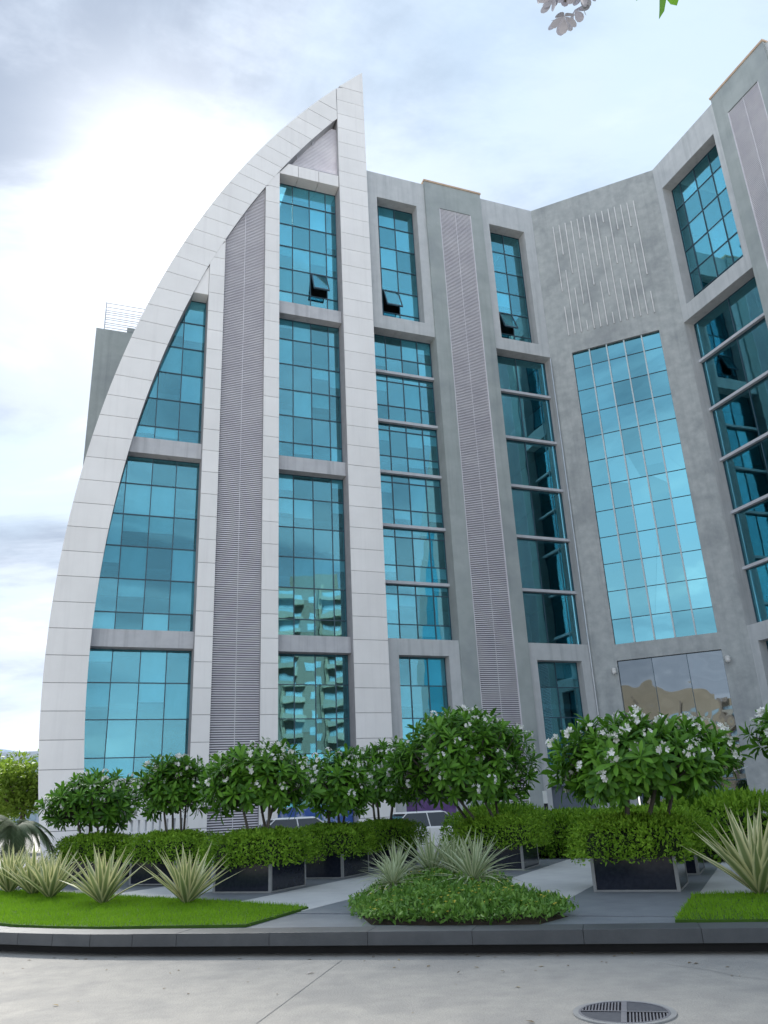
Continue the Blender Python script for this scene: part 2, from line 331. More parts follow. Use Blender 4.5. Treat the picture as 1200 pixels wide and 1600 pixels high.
# ------------------------------------------------------------------ office building
bld = empty('office_building', tuple(AB)); tag(bld, 'tall grey office block with a white sail-shaped frame and blue glass behind the planters', 'building')
BI = Matrix.Translation(-AB)
def part(o, fr): o.parent = bld; o.matrix_parent_inverse = BI @ fr; return o
def wall(mb, s0, s1, z0, z1, holes, y0, y1):
    """wall slab with rectangular openings and their reveals"""
    S = sorted({s0, s1, *[h[0] for h in holes], *[h[1] for h in holes]}); Z = sorted({z0, z1, *[h[2] for h in holes], *[h[3] for h in holes]})
    S = [q for q in S if s0 <= q <= s1]; Z = [q for q in Z if z0 <= q <= z1]
    inh = lambda i, j: any(h[0] <= (S[i]+S[i+1])/2 <= h[1] and h[2] <= (Z[j]+Z[j+1])/2 <= h[3] for h in holes) if 0 <= i < len(S)-1 and 0 <= j < len(Z)-1 else True
    for i in range(len(S)-1):
        for j in range(len(Z)-1):
            if inh(i, j): continue
            a, b, c, d = S[i], S[i+1], Z[j], Z[j+1]
            mb.add([(a,y0,c),(b,y0,c),(b,y0,d),(a,y0,d)], [(0,1,2,3)]); mb.add([(a,y1,c),(b,y1,c),(b,y1,d),(a,y1,d)], [(3,2,1,0)])
            if inh(i-1, j): mb.add([(a,y0,c),(a,y1,c),(a,y1,d),(a,y0,d)], [(3,2,1,0)])
            if inh(i+1, j): mb.add([(b,y0,c),(b,y1,c),(b,y1,d),(b,y0,d)], [(0,1,2,3)])
            if inh(i, j-1): mb.add([(a,y0,c),(b,y0,c),(b,y1,c),(a,y1,c)], [(3,2,1,0)])
            if inh(i, j+1): mb.add([(a,y0,d),(b,y0,d),(b,y1,d),(a,y1,d)], [(0,1,2,3)])
    return mb
PO = [9.3435, -13.9776, 27.3391, -8.6205, -30.336]; PI_ = [9.2749, -13.3935, 27.0664, -8.4299, -28.3961]
so_ = lambda z: float(np.polyval(PO, z/50)); si_ = lambda z: float(np.polyval(PI_, z/50))
_zt = np.linspace(12, 54, 800); _ot = np.polyval(PO, _zt/50); _it = np.polyval(PI_, _zt/50)
zo = lambda s: float(np.interp(s, _ot, _zt)); zi = lambda s: float(np.interp(s, _it, _zt))
unit = MB().box(-.5, .5, 0, .024, -.5, .5)
pane_mesh = {k: unit.mesh('pane', M[k]) for k in ('glass', 'glass_b', 'film', 'dark_glass')}
blind_mesh = MB().box(-.5, .5, 0, .02, -1, 0).mesh('blind', M['blind'])
ZG = [8.05+1.787*k for k in range(-5, 22)]
def window(fr, s0, s1, z0, z1, cols, rows, y, kind='glass', mw=.045, clip=None, awning=None, blinds=.0, tilt=.0035, fin=False, mat='mull', yb=.1):
    S = [s0]+[c for c in cols if s0+.12 < c < s1-.12]+[s1]; Z = [z0]+[r_ for r_ in rows if z0+.25 < r_ < z1-.25]+[z1]
    f = MB()
    for j, zq in enumerate(Z):
        a = s0 if not clip else max(s0, clip(zq)-.7)
        if a < s1-.1: f.box(a, s1, y-.035, y+.05, zq-mw/2, zq+mw/2)
    for sq in S:
        top = z1 if not clip else min(z1, zi(sq)+1.0)
        if top > z0+.1: f.box(sq-mw/2, sq+mw/2, y-.04, y+.055, z0, top) if not fin else None
    wn = part(f.build('window', M[mat]), fr)
    if fin:
        for sq in S[1:-1]: MB().box(sq-.045, sq+.045, y-.12, y-.045, z0, z1).build('fin', M['mull_l'], wn)
    for i in range(len(S)-1):
        for j in range(len(Z)-1):
            a, b, c, d = S[i], S[i+1], Z[j], Z[j+1]
            if clip:
                a = max(a, clip(c)-.7)
                if clip(d)-.6 > b: 
                    if clip(c)-.3 > b: continue
                    d = min(d, zi(b)+.8)
                if b-a < .1: continue
            q = link('pane', pane_mesh[kind], wn); q.location = ((a+b)/2, y, (c+d)/2); q.scale = (b-a-mw*.6, 1, d-c-mw*.6)
            q.rotation_euler = (random.uniform(-tilt, tilt), 0, random.uniform(-tilt, tilt))
            if awning and (i, j) == awning:
                q.rotation_euler = (-R(22), 0, 0); hh = (d-c); q.location = ((a+b)/2, y-.06-hh/2*math.sin(R(22)), d-hh/2*math.cos(R(22)))
                q.scale = (b-a-.1, 1, hh*.96); tag(q, 'window pane pushed open at the bottom')
                fr2 = MB(); fr2.box(-.5, .5, -.03, .06, -.5, -.44); fr2.box(-.5, .5, -.03, .06, .44, .5); fr2.box(-.5, -.45, -.03, .06, -.44, .44); fr2.box(.45, .5, -.03, .06, -.44, .44)
                fo = fr2.build('sash_frame', M['mull'], wn); fo.location = q.location; fo.rotation_euler = q.rotation_euler; fo.scale = q.scale
            elif blinds and random.random() < blinds:
                bl = link('blind', blind_mesh, wn); bl.location = ((a+b)/2, y+yb, d-.03); bl.scale = (b-a-.04, 1, (d-c)*random.choice([.35, .5, .62, .95, .95]))
    return wn
def panels(parent, s0, s1, joints, y0, y1, top=None, gap=.015, mat='panel'):
    for a, b in zip(joints, joints[1:]):
        if top is None: poly = [(s0+.004, a+gap), (s1-.004, a+gap), (s1-.004, b-gap), (s0+.004, b-gap)]
        else:
            t0, t1 = top(s0), top(s1)
            if a > max(t0, t1): break
            ss = np.linspace(s1-.004, s0+.004, 5); poly = [(s0+.004, a+gap), (s1-.004, a+gap)]; ok = True
            poly = [(s, a+gap) for s in (s0+.004, s1-.004) if top(s) > a+gap]
            if not poly: break
            if len(poly) == 1:
                sc_ = np.interp(a+gap, [min(t0, t1), max(t0, t1)], [s0, s1] if t1 > t0 else [s1, s0]); poly = sorted([(float(sc_), a+gap)]+poly)
            lo = poly[0][0]; poly += [(float(s), min(b-gap, top(s)-.02)) for s in ss if s > lo+.01]
            if poly[-1][0] > lo+.02 and min(b-gap, top(lo)-.02) > a+gap+.02: poly.append((lo, min(b-gap, top(lo)-.02)))
            if len(poly) < 3: continue
        MB().prism(poly, y0, y1).build('cladding_panel', M[mat], parent)

# --- sail frame
YF, YK = -.40, -.355
sail = MB()
zs = np.linspace(0, 53.0, 90)
outer = [(so_(z), z) for z in zs]; outer[-1] = (-13.55, 53.02)
def band(mb, zl, zh, y0, y1, n=60):
    zz_ = np.linspace(zl, zh, n); oo = []; ii = []
    for z in zz_: oo.append((so_(z), z)); ii.append((si_(z), z))
    for a, b, c, d in zip(oo, oo[1:], ii, ii[1:]): 
        mb.add([(a[0],y0,a[1]),(c[0],y0,c[1]),(d[0],y0,d[1]),(b[0],y0,b[1])], [(0,1,2,3)])
        mb.add([(a[0],y1,a[1]),(c[0],y1,c[1]),(d[0],y1,d[1]),(b[0],y1,b[1])], [(3,2,1,0)])
        mb.add([(a[0],y0,a[1]),(a[0],y1,a[1]),(b[0],y1,b[1]),(b[0],y0,b[1])], [(3,2,1,0)])
        mb.add([(c[0],y0,c[1]),(c[0],y1,c[1]),(d[0],y1,d[1]),(d[0],y0,d[1])], [(0,1,2,3)])
band(sail, 0, 47.78, YK, .9)
# top of the band between the inner tip and the outer curve, and the right pier
tip = [(-15.6, 47.78)]+[(so_(z), z) for z in np.linspace(47.78, zo(-15.6), 8)][::-1]
sail.prism([(si_(47.78)-.001, 47.78)]+[(-15.6, zo(-15.6))]+[(so_(z), z) for z in np.linspace(zo(-15.6), 47.79, 8)][1:], YK, .9)
sail.prism([(-15.6, 0), (-13.55, 0), (-13.55, 52.98)]+[(s, zo(s)-.03) for s in np.linspace(-13.7, -15.6, 8)], YK+.001, .899)
sail.prism([(-20.71, 0), (-19.78, 0), (-19.78, zi(-19.78)+.2), (-20.71, zi(-20.71)+.2)], YK+.001, .898)
sail.prism([(-24.12, 0), (-23.21, 0), (-23.21, zi(-23.21)+.2), (-24.12, zi(-24.12)+.2)], YK+.001, .898)
sail_o = part(sail.build('sail_frame', M['joint']), FA); tag(sail_o, 'curved white panelled frame rising to a point')
oz = [0, 1.31, 2.62]+[3.94+1.309*k for k in range(13)]; pairs = [(z, z) for z in oz]
pairs += [(20.92,20.93),(22.2,22.19),(23.47,23.41),(24.76,24.67),(26.0,25.97),(27.28,27.18),(28.51,28.38),(29.7,29.58),(30.95,30.77),(32.2,31.93),(33.43,33.08),(34.56,34.26),(35.7,35.4),(36.82,36.5),(37.9,37.5),(38.95,38.5),(39.95,39.45),(40.9,40.35),(41.83,41.25),(42.8,42.14),(43.8,43.14),(44.93,44.2),(45.95,45.3),(47.02,46.4),(48.06,47.4)]
for (a0, a1), (b0, b1) in zip(pairs, pairs[1:]):
    gq = .016
    ot = [(so_(z), z) for z in np.linspace(a0+gq, b0-gq, 4)]; it_ = [(si_(z), z) for z in np.linspace(a1+gq, b1-gq, 4)]
    MB().prism(it_+ot[::-1], YF, YK-.002).build('cladding_panel', M['panel'], sail_o)
for (oz0, oz1, in0, in1) in ((48.06, 49.09, (si_(47.4), 47.4), (-15.625, 48.62)), (49.09, zo(-15.625), (-15.625, 48.62), None)):
    poly = [(so_(oz0+.024), oz0+.024)]
    if in1: poly = [(in0[0], in0[1]+.03), (-15.625, 47.84), (in1[0], in1[1]-.03)]+[(so_(z), z) for z in np.linspace(oz1-.024, oz0+.024, 4)]
    else: poly = [(in0[0], in0[1]+.03)]+[(so_(z), z) for z in np.linspace(oz1-.03, oz0+.024, 5)]
    MB().prism(poly, YF, YK-.002).build('cladding_panel', M['panel'], sail_o)
panels(sail_o, -15.595, -13.552, [-.1]+[50.99-1.31*k for k in range(38, -1, -1)], YF, YK-.002, top=lambda s: zo(min(s, -15.5)) if s < -15.5 else 99)
MB().prism([(-15.42, 51.02), (-13.554, 51.02), (-13.554, 53.02)]+[(s, zo(s)-.02) for s in (-14.0, -14.5, -15.0)], YF, YK-.002).build('cladding_panel', M['panel'], sail_o)
panels(sail_o, -20.71, -19.78, [-.1]+[32.57+1.31*k for k in range(-24, 9)], YF, YK-.002, top=zi)
panels(sail_o, -24.12, -23.21, [-.1]+[32.57+1.31*k for k in range(-24, 4)], YF, YK-.002, top=zi)
# spandrels and the small white infills
def spand(s0, s1, z0, z1, clip=False, mat='spandrel', y0=-.02, name='spandrel'):
    if clip: poly = [(si_(z0)-.3, z0), (s1, z0), (s1, z1), (si_(z1)-.3, z1)]
    else: poly = [(s0, z0), (s1, z0), (s1, z1), (s0, z1)]
    part(MB().prism(poly, y0, 1.0).build(name, M[mat]), FA)
spand(0, -24.13, 9.72, 10.6, True); spand(0, -24.13, 20.37, 21.3, True)
spand(-19.77, -15.62, 9.70, 10.59); spand(-19.77, -15.62, 20.27, 21.14); spand(-19.77, -15.62, 30.96, 31.84)
part(MB().prism([(-29.1, 0), (-24.13, 0), (-24.13, 3.48), (-29.1, 3.48)], -.3, 1.0).build('plinth_wall', M['panel']), FA)
tri = MB().prism([(si_(31.12)-.2, 31.12), (-24.13, 31.12), (-24.13, 33.2)], -.3, 1.0); part(tri.build('infill_panel', M['panel']), FA)
for k in range(3):
    a = -19.9+k*1.43; part(MB().prism([(a+(.015 if k else .1), 41.78), (a+1.415, 41.78), (a+1.415, 42.73), (a+(.015 if k else .75), 42.73)], -.3, .9).build('infill_panel', M['panel']), FA)
# open triangle at the tip: rails, posts and a slatted screen set back
tr = MB()
for s in (-18.4, -17.3): tr.box(s-.05, s+.05, .12, .2, 42.7, zi(s)+.2)
tr.box(-19.0, -15.6, .12, .2, 43.05, 43.2)
tr.box(-19.1, -15.6, -.05, .3, 42.74, 42.9)
part(tr.build('tip_rail', M['bar']), FA)
ts = MB()
z = 42.95
while z < 47.2:
    a = si_(z)+.22
    if a < -15.75: ts.box(a, -15.6, .0, .05, z, z+.08)
    z += .125
tso = part(ts.build('tip_screen', M['louvre']), FA); tag(tso, 'pale slatted screen in the open tip', kind='stuff')
# louvres: hundreds of thin slats, one part each
def louvre(fr, s0, s1, z0, z1, y0, pitch=.117, top=None, edge=False):
    mb = MB(); z = z0
    while z < z1:
        a = s0 if top is None else max(s0, si_(z+.05))
        if a < s1-.05:
            mb.add([(a,y0,z),(s1,y0,z),(s1,y0,z+.058),(a,y0,z+.058),(a,y0+.06,z),(s1,y0+.06,z)], [(0,1,2,3),(3,2,5,4),(0,4,5,1),(0,3,4),(1,5,2)])
        z += pitch
    o = part(mb.build('louvre_screen', M['louvre']), fr); tag(o, kind='stuff')
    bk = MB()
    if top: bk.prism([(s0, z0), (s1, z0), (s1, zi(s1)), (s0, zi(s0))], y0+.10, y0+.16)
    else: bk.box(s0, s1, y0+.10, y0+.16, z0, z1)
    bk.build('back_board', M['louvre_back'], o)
    c = (s0+s1)/2; MB().box(c-.018, c+.018, y0-.012, y0-.002, z0, (zi(c) if top else z1)).build('centre_strip', M['louvre'], o)
    if edge:
        for s in (s0, s1): MB().box(s-.03, s+.03, y0-.03, y0+.05, z0, z1).build('edge_strip', M['louvre'], o)
louvre(FA, -23.205, -20.715, .3, 40.2, -.22, top=True)
# sail windows
LC = [-28.0, -26.65, -25.36]; MC = [-18.66, -17.48, -16.33]
for z0, z1 in ((3.48, 9.72), (10.6, 20.37), (21.3, 31.12)):
    window(FA, -29.25, -24.1, z0, z1, LC, ZG, .62, clip=si_, blinds=.55)
for z0, z1, aw in ((0.2, 9.7, None), (10.59, 20.27, None), (21.14, 30.96, None), (31.84, 41.78, (2, 1))):
    window(FA, -19.8, -15.6, z0, z1, MC, ZG, .62, awning=aw, blinds=.5 if z0 > 5 else .12)
# sail shell behind the glass
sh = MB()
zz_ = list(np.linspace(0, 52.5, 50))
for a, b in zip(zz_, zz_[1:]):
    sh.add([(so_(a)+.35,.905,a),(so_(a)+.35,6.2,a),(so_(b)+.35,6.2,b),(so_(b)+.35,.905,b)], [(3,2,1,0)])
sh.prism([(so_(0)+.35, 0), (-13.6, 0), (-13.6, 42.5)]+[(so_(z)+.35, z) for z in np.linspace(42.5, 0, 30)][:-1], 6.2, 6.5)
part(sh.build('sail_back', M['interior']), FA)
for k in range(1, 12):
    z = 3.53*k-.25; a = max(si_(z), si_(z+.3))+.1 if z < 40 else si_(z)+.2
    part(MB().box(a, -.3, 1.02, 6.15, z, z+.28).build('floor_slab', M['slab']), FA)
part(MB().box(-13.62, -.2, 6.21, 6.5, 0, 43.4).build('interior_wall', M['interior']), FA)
# --- wing A: bay, louvre pier, bay
def bay(fr, s0, s1, win, gnd, cols, gcols, strip_cols, strip_rows, aw, strip_kind='glass', blinds=.3, sill=3.43, door=True, strip_blinds=.0):
    up_ = wall(MB(), s0, s1, 31.15, 44.15, [(win[0], win[1], win[2], win[3])], 0, 1.0); part(up_.build('bay_frame', M['conc_l']), fr)
    hl = [(gnd[0], gnd[1], sill, gnd[2])]
    if door: hl.append((gnd[0], gnd[1], 0, 2.8))
    lw_ = wall(MB(), s0, s1, -.05, 10.6, hl, .002, 1.0); part(lw_.build('bay_frame', M['conc_l']), fr)
    window(fr, win[0], win[1], win[2], win[3], cols, ZG, .85, awning=aw, blinds=blinds)
    window(fr, gnd[0], gnd[1], sill, gnd[2], gcols, ZG, .6, blinds=.25)
    bz = [10.6, 13.97, 17.52, 21.04, 24.58, 28.15, 31.15]
    for i in range(6):
        if i: part(MB().box(s0+.01, s1-.01, .58, .82, bz[i]+.02, bz[i]+.2).build('transom', M['bar']), fr)
        window(fr, s0+.01, s1-.01, bz[i]+(.2 if i else .0), bz[i+1]+(.02 if i < 5 else -.01), strip_cols, strip_rows, .86, kind=strip_kind, mw=.05, blinds=strip_blinds)
bay(FA, -13.53, -9.0, (-12.72, -9.68, 32.15, 42.0), (-12.79, -9.68, 9.67), [-12.33, -11.1], [-11.9, -10.8], [-12.3, -11.16, -10.01], [r_+.0 for r_ in ZG], (1, 1), blinds=.35, strip_blinds=.4)
bay(FA, -4.46, -.002, (-3.83, -.85, 32.1, 41.95), (-3.87, -.72, 9.57), [-3.4, -2.25], [-2.3], [-2.4], [], (1, 1), blinds=.12)
def pier(fr, s0, s1, top, l0, l1, lz1, y0=-.16):
    pw = wall(MB(), s0, s1, -.05, top, [(l0, l1, .4, lz1)], y0, 1.05); part(pw.build('louvre_pier', M['conc_m']), fr)
    part(MB().box(s0-.06, s1+.06, y0-.06, 1.2, top+.001, top+.14).build('coping', M['coping']), fr)
    part(MB().box(s0+.1, s1-.1, y0+.1, 1.0, top+.141, top+.30).build('coping_upstand', M['white']), fr)
    louvre(fr, l0+.03, l1-.03, .42, lz1-.03, y0+.04, edge=True)
pier(FA, -8.998, -4.462, 44.33, -7.94, -5.40, 42.17)
# doors and hoardings at street level
part(MB().box(-3.86, -.73, .55, .62, 0, 2.36).build('shutter_door', M['shutter']), FA)
part(MB().box(-3.86, -.73, .2, .6, 2.38, 2.79).build('door_canopy', M['shutter']), FA)
part(MB().box(-12.78, -9.69, .5, .6, 0, 2.79).build('hoarding', M['purple']), FA)
part(MB().box(-19.7, -15.65, .35, .5, 0, 1.9).build('mural_panel', M['mural']), FA)
part(MB().tube([(-.09, -.07, 0), (-.09, -.07, 31)], .045).build('rain_pipe', M['steel']), FA)
# --- middle wall B
bw = wall(MB(), .002, 9.03, -.05, 44.15, [(1.52, 7.42, 10.42, 31.1), (1.5, 7.46, -.05, 9.43)], 0, .5); part(bw.build('middle_wall', M['conc_b']), FB)
window(FB, 1.52, 7.42, 10.42, 31.1, [1.52+1.18*k for k in range(1, 5)], [29.89-1.79*k for k in range(11)], .2, kind='glass_b', mw=.04, tilt=.0012, fin=True)
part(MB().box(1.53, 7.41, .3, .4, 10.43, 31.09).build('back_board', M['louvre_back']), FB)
window(FB, 1.5, 7.46, 3.72, 9.43, [3.5, 5.5], [], .22, kind='film', mw=.03, tilt=.002)
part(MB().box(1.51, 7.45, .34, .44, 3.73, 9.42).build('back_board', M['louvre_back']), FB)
part(MB().box(1.5, 7.46, .1, .48, 3.45, 3.71).build('lobby_beam', M['bar']), FB)
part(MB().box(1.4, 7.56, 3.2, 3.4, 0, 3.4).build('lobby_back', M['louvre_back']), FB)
window(FB, 1.5, 7.46, 0.02, 3.44, [3.0, 4.5, 6.0], [2.3], 1.4, kind='dark_glass', mw=.06)
for k in range(14):
    s = 1.49+.452*k
    for q in (0, 1):
        zz2 = [(36.2,42),(39.3,42),(37.5,42),(34.7,42),(40.2,42),(36,42),(37.5,42),(34.8,42),(41,42),(37.2,42),(40,42),(36.9,42),(39.9,42),(35.6,42)][k] if q else [(32.5,34.9),(32.5,37.9),(32.5,36.2),(32.5,33.3),(32.5,38.9),(32.5,34.5),(32.5,36.1),(32.5,33.4),(32.5,39.7),(32.5,35.9),(32.55,38.6),(32.5,35.5),(32.5,38.4),(32.5,34.2)][k]
        if q == 0 and zz2[1] > 0: pass
        part(MB().tube([(s-(.12 if not q else 0)+(.12 if not q else 0), -.06, zz2[0]), (s, -.06, zz2[1])], .045, 6).build('wall_rod', M['white']), FB)
for s in (1.28, 7.7):
    lm = MB().tube([(s, 0, 8.85), (s, -.18, 8.85)], .05); lm.tube([(s, -.2, 8.62), (s, -.2, 8.7), (s, -.2, 8.95), (s, -.2, 9.0)], [.08, .15, .15, .06], 10)
    part(lm.build('wall_lamp', M['lampw']), FB)
part(MB().box(6.3, 6.78, -.05, -.02, 3.85, 4.32).build('sign_board', M['board']), FB)
cab = MB().tube([Vector((4.4+.36*i, -.22, 2.72+.012*(i-4)**2-.1)) for i in range(10)], .022, 5); part(cab.build('cable', M['steel']), FB)
rr = MB(); 
for i in range(11): pass
rr.tube([(3.6+2.6*i/12, 2.2, 44.6+1.35*math.sin(math.pi*i/12)**.6) for i in range(13)], .05, 6); rr.tube([(3.6+2.6*i/12, 2.6, 44.4+1.2*math.sin(math.pi*i/12)**.6) for i in range(13)], .05, 6)
part(rr.build('roof_hoop', M['coping']), FB)
# corner posts closing the re-entrant corners
for c_, a0_, a1_, nm in ((AB, AZA, AZB, 0), (BC, AZB, AZC, 1)):
    n0 = Vector((-math.sin(a0_), math.cos(a0_), 0)); n1 = Vector((-math.sin(a1_), math.cos(a1_), 0)); i0 = 1.1 if nm == 0 else .6; i1 = .6 if nm == 0 else 1.1
    q = c_+(n0+n1)*.004; mb = MB().slab([tuple(v_.xy) for v_ in (q-AB, q+n1*i1-AB, q+n0*i0-AB)], -.04, 43.9); o_ = mb.build('corner_post', M['conc_l'], bld)
# --- wing C and its far sail
bay(FC, .002, 6.2, (.55, 5.65, 32.25, 42.0), (.6, 5.6, 9.6), [1.35, 2.75, 4.15], [2.2, 4.0], [3.1], [], None, blinds=.1)
pier(FC, 6.202, 10.65, 44.33, 7.16, 9.7, 42.2)
bay(FC, 10.652, 15.2, (11.3, 14.4, 32.25, 42.0), (11.3, 14.4, 9.6), [12.8], [], [], [], None, blinds=.0)
far = MB(); mir = lambda s: 1.72-s
far.prism([(mir(so_(z)), z) for z in np.linspace(0, 53, 40)]+[(mir(-13.55), 53.02), (mir(-13.55), 0)], -.4, .9)
fo = part(far.build('far_sail', M['panel']), FC)
for s0, s1, z0, z1 in ((-29, -24.2, 3.5, 31), (-19.7, -15.7, .5, 41.5)):
    poly = [(mir(s1), z0), (mir(max(s0, si_(z0))), z0)]+[(mir(max(s0, si_(z))), z) for z in np.linspace(z0+1, z1, 14)]+[(mir(s1), z1)]
    MB().prism(poly, -.43, -.41).build('pane', M['glass'], fo)
for k in range(1, 12): part(MB().box(.4, 15.1, 1.02, 6.15, 3.53*k-.25, 3.53*k+.03).build('floor_slab', M['slab']), FC)
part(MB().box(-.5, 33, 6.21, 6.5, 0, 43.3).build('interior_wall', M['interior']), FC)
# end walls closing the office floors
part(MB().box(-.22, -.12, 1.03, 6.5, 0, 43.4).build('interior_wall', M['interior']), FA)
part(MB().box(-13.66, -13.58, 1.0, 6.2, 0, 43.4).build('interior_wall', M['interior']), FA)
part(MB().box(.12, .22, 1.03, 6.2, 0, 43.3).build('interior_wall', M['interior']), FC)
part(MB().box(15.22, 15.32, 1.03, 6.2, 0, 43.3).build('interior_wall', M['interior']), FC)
# --- body and roof behind
part(MB().box(-18.5, 2, .95, 18, 43.5, 43.7).build('roof_slab', M['roof']), FA)
part(MB().box(-2, 11, .45, 18, 43.55, 43.75).build('roof_slab', M['roof']), FB)
part(MB().box(-2, 17, .95, 18, 43.6, 43.8).build('roof_slab', M['roof']), FC)
part(MB().box(-22, 4, 17, 18, 0, 43.4).build('rear_wall', M['conc_l']), FA)
part(MB().box(-4, 33, 17, 18, 0, 43.3).build('rear_wall', M['conc_l']), FC)
rw = part(MB().box(-30.44, -14, 12, 26, 0, 35.43).build('rear_wing', M['conc_m']), FA); tag(rw, 'grey concrete wing behind the sail')
rl = MB()
for yy in (12.25, 13.2):
    for z in (35.75, 36.15, 36.6, 37.05, 37.5, 37.85): rl.tube([(-29.9, yy, z), (-26, yy, z)], .03, 5)
    for s in (-29.9, -26.1): rl.tube([(s, yy, 35.4), (s, yy, 37.9)], .035, 5)
for z in (36.6, 37.05, 37.85): rl.tube([(-29.9, 12.25, z), (-29.9, 13.2, z)], .03, 5)
part(rl.build('roof_rail', M['steel']), FA)
part(MB().box(-28.3, -26.5, 12.4, 14, 35.431, 36.1).build('roof_tank', M['conc_m']), FA)

# ------------------------------------------------------------------ planters
proto = empty('planter')
H_, W_ = .54, 1.27
for i in range(4):
    s_ = MB().box(-W_/2+.05, W_/2-.05, -W_/2, -W_/2+.03, .03, H_-.03).build('granite_panel', M['granite'], proto); s_.rotation_euler = (0, 0, i*math.pi/2)
    c_ = MB().box(-W_/2-.006, -W_/2+.045, -W_/2-.006, -W_/2+.045, 0, H_).build('corner_trim', M['trim'], proto); c_.rotation_euler = (0, 0, i*math.pi/2)
    t_ = MB().box(-W_/2+.045, W_/2-.045, -W_/2-.004, -W_/2+.04, H_-.03, H_).build('rim', M['trim'], proto); t_.rotation_euler = (0, 0, i*math.pi/2)
    t_ = MB().box(-W_/2+.045, W_/2-.045, -W_/2-.004, -W_/2+.04, 0, .028).build('base_trim', M['trim'], proto); t_.rotation_euler = (0, 0, i*math.pi/2)
MB().box(-W_/2+.04, W_/2-.04, -W_/2+.04, W_/2-.04, .3, H_-.04).build('soil', M['soil'], proto)
PL = [  # u, v of the centre, where it stands
 (-9.27, 14.2, 'square dark granite planter in front of the left paved strip, nearest on the left'),
 (-9.25, 17.0, 'square dark granite planter right behind the front left one, along the pale strip'),
 (-9.2, 19.75, 'square dark granite planter farthest back along the left pale strip'),
 (-5.72, 18.5, 'square dark granite planter behind the striped plants in the middle bed'),
 (-2.16, 14.25, 'square dark granite planter with broad front face at right, nearest on the right'),
 (-2.1, 17.0, 'square dark granite planter right behind the front right one'),
 (-12.75, 15.85, 'square dark granite planter behind the pale spiky plants, second from left'),
 (-15.7, 16.6, 'square dark granite planter at far left behind the spiky plants'),
 (.8, 15.7, 'square dark granite planter at the right edge behind the spiky plant'),
]
for i, (u, v, lb) in enumerate(PL):
    o = proto if i == 0 else copy_tree(proto); o.location = P(u, v, PZ+.002); o.rotation_euler = (0, 0, AZB); tag(o, lb, 'planter', 'granite planters on the plaza')

# ------------------------------------------------------------------ leaves and plants
def leafcloud(name, T, faces, pos, X, Y, Z, scale, mat, rnd=None, edge=None, parent=None, smooth=True):
    """one mesh of many copies of a small leaf template; X,Y,Z are the leaf axes"""
    T = np.array(T, float); k = len(T); n = len(pos); sc_ = np.broadcast_to(np.asarray(scale, float).reshape(-1, 1, 1), (n, 1, 1))
    vv = pos[:, None, :]+sc_*(T[None, :, 0:1]*X[:, None, :]+T[None, :, 1:2]*Y[:, None, :]+T[None, :, 2:3]*Z[:, None, :])
    vv = vv.reshape(-1, 3)
    lens = np.array([len(f) for f in faces]); idx = np.concatenate([np.array(f) for f in faces])
    loops = (idx[None, :]+(np.arange(n)*k)[:, None]).ravel(); lt = np.tile(lens, n); ls = np.concatenate([[0], np.cumsum(lt)[:-1]])
    me = bpy.data.meshes.new(name); me.vertices.add(len(vv)); me.vertices.foreach_set('co', vv.ravel().astype(np.float32))
    me.loops.add(len(loops)); me.loops.foreach_set('vertex_index', loops.astype(np.int32)); me.polygons.add(len(lt)); me.polygons.foreach_set('loop_start', ls.astype(np.int32)); me.polygons.foreach_set('loop_total', lt.astype(np.int32))
    if smooth: me.polygons.foreach_set('use_smooth', np.ones(len(lt), bool))
    me.update(); me.validate()
    a = me.attributes.new('rnd', 'FLOAT', 'POINT'); a.data.foreach_set('value', np.repeat(rng.random(n) if rnd is None else rnd, k).astype(np.float32))
    if edge is not None: a = me.attributes.new('edge', 'FLOAT', 'POINT'); a.data.foreach_set('value', np.tile(np.array(edge, float), n).astype(np.float32))
    me.materials.append(mat)
    return me
def unitv(a): return a/np.maximum(np.linalg.norm(a, axis=1, keepdims=True), 1e-9)
def frames(d, upv):
    Y = unitv(d); X = unitv(np.cross(Y, upv)+1e-6); Z = np.cross(X, Y); return X, Y, Z
# small oval leaf
LT = [(0,0,0), (-.22,.4,.05), (.22,.4,.05), (0,1,-.05)]; LF = [(0,2,3,1)]
def rand_dirs(n): return unitv(rng.normal(size=(n, 3)))
def shrub(name, half, h, over, n, lsize, mat, zlow=-.06):
    """low mounded shrub: leaves over a rounded box, falling over the planter rim"""
    d = rand_dirs(n); d[:, 2] = np.abs(d[:, 2])-.12*rng.random(n); d = unitv(d)
    a, b = half+over, h
    r_ = (np.abs(d[:, 0]/a)**4.5+np.abs(d[:, 1]/a)**4.5+np.abs(d[:, 2]/b)**4.5)**(-1/4.5)
    lump = 1+.06*np.sin(d[:, 0]*9+1)*np.sin(d[:, 1]*8+2)+.07*np.sin(d[:, 0]*19)*np.cos(d[:, 1]*17)+rng.normal(0, .035, n)
    p = d*(r_*lump*(1-.2*rng.random(n)**2.2))[:, None]
    p[:, 2] = np.maximum(p[:, 2], zlow-.08*rng.random(n))
    dr = unitv(d+rng.normal(0, .75, (n, 3))+np.array([0, 0, .35])); X, Y, Z = frames(dr, unitv(d+rng.normal(0, .3, (n, 3))))
    hh = (p[:, 2]-p[:, 2].min())/np.ptp(p[:, 2]); rnd = np.clip(rng.random(n)*.75+.3*(np.sin(p[:, 0]*5)*np.sin(p[:, 1]*6+1))*.5+.1, 0, 1)
    return leafcloud(name, LT, LF, p, X, Y, Z, lsize*(.6+.8*rng.random(n)), mat, rnd)
core = MB()
nseg = 24
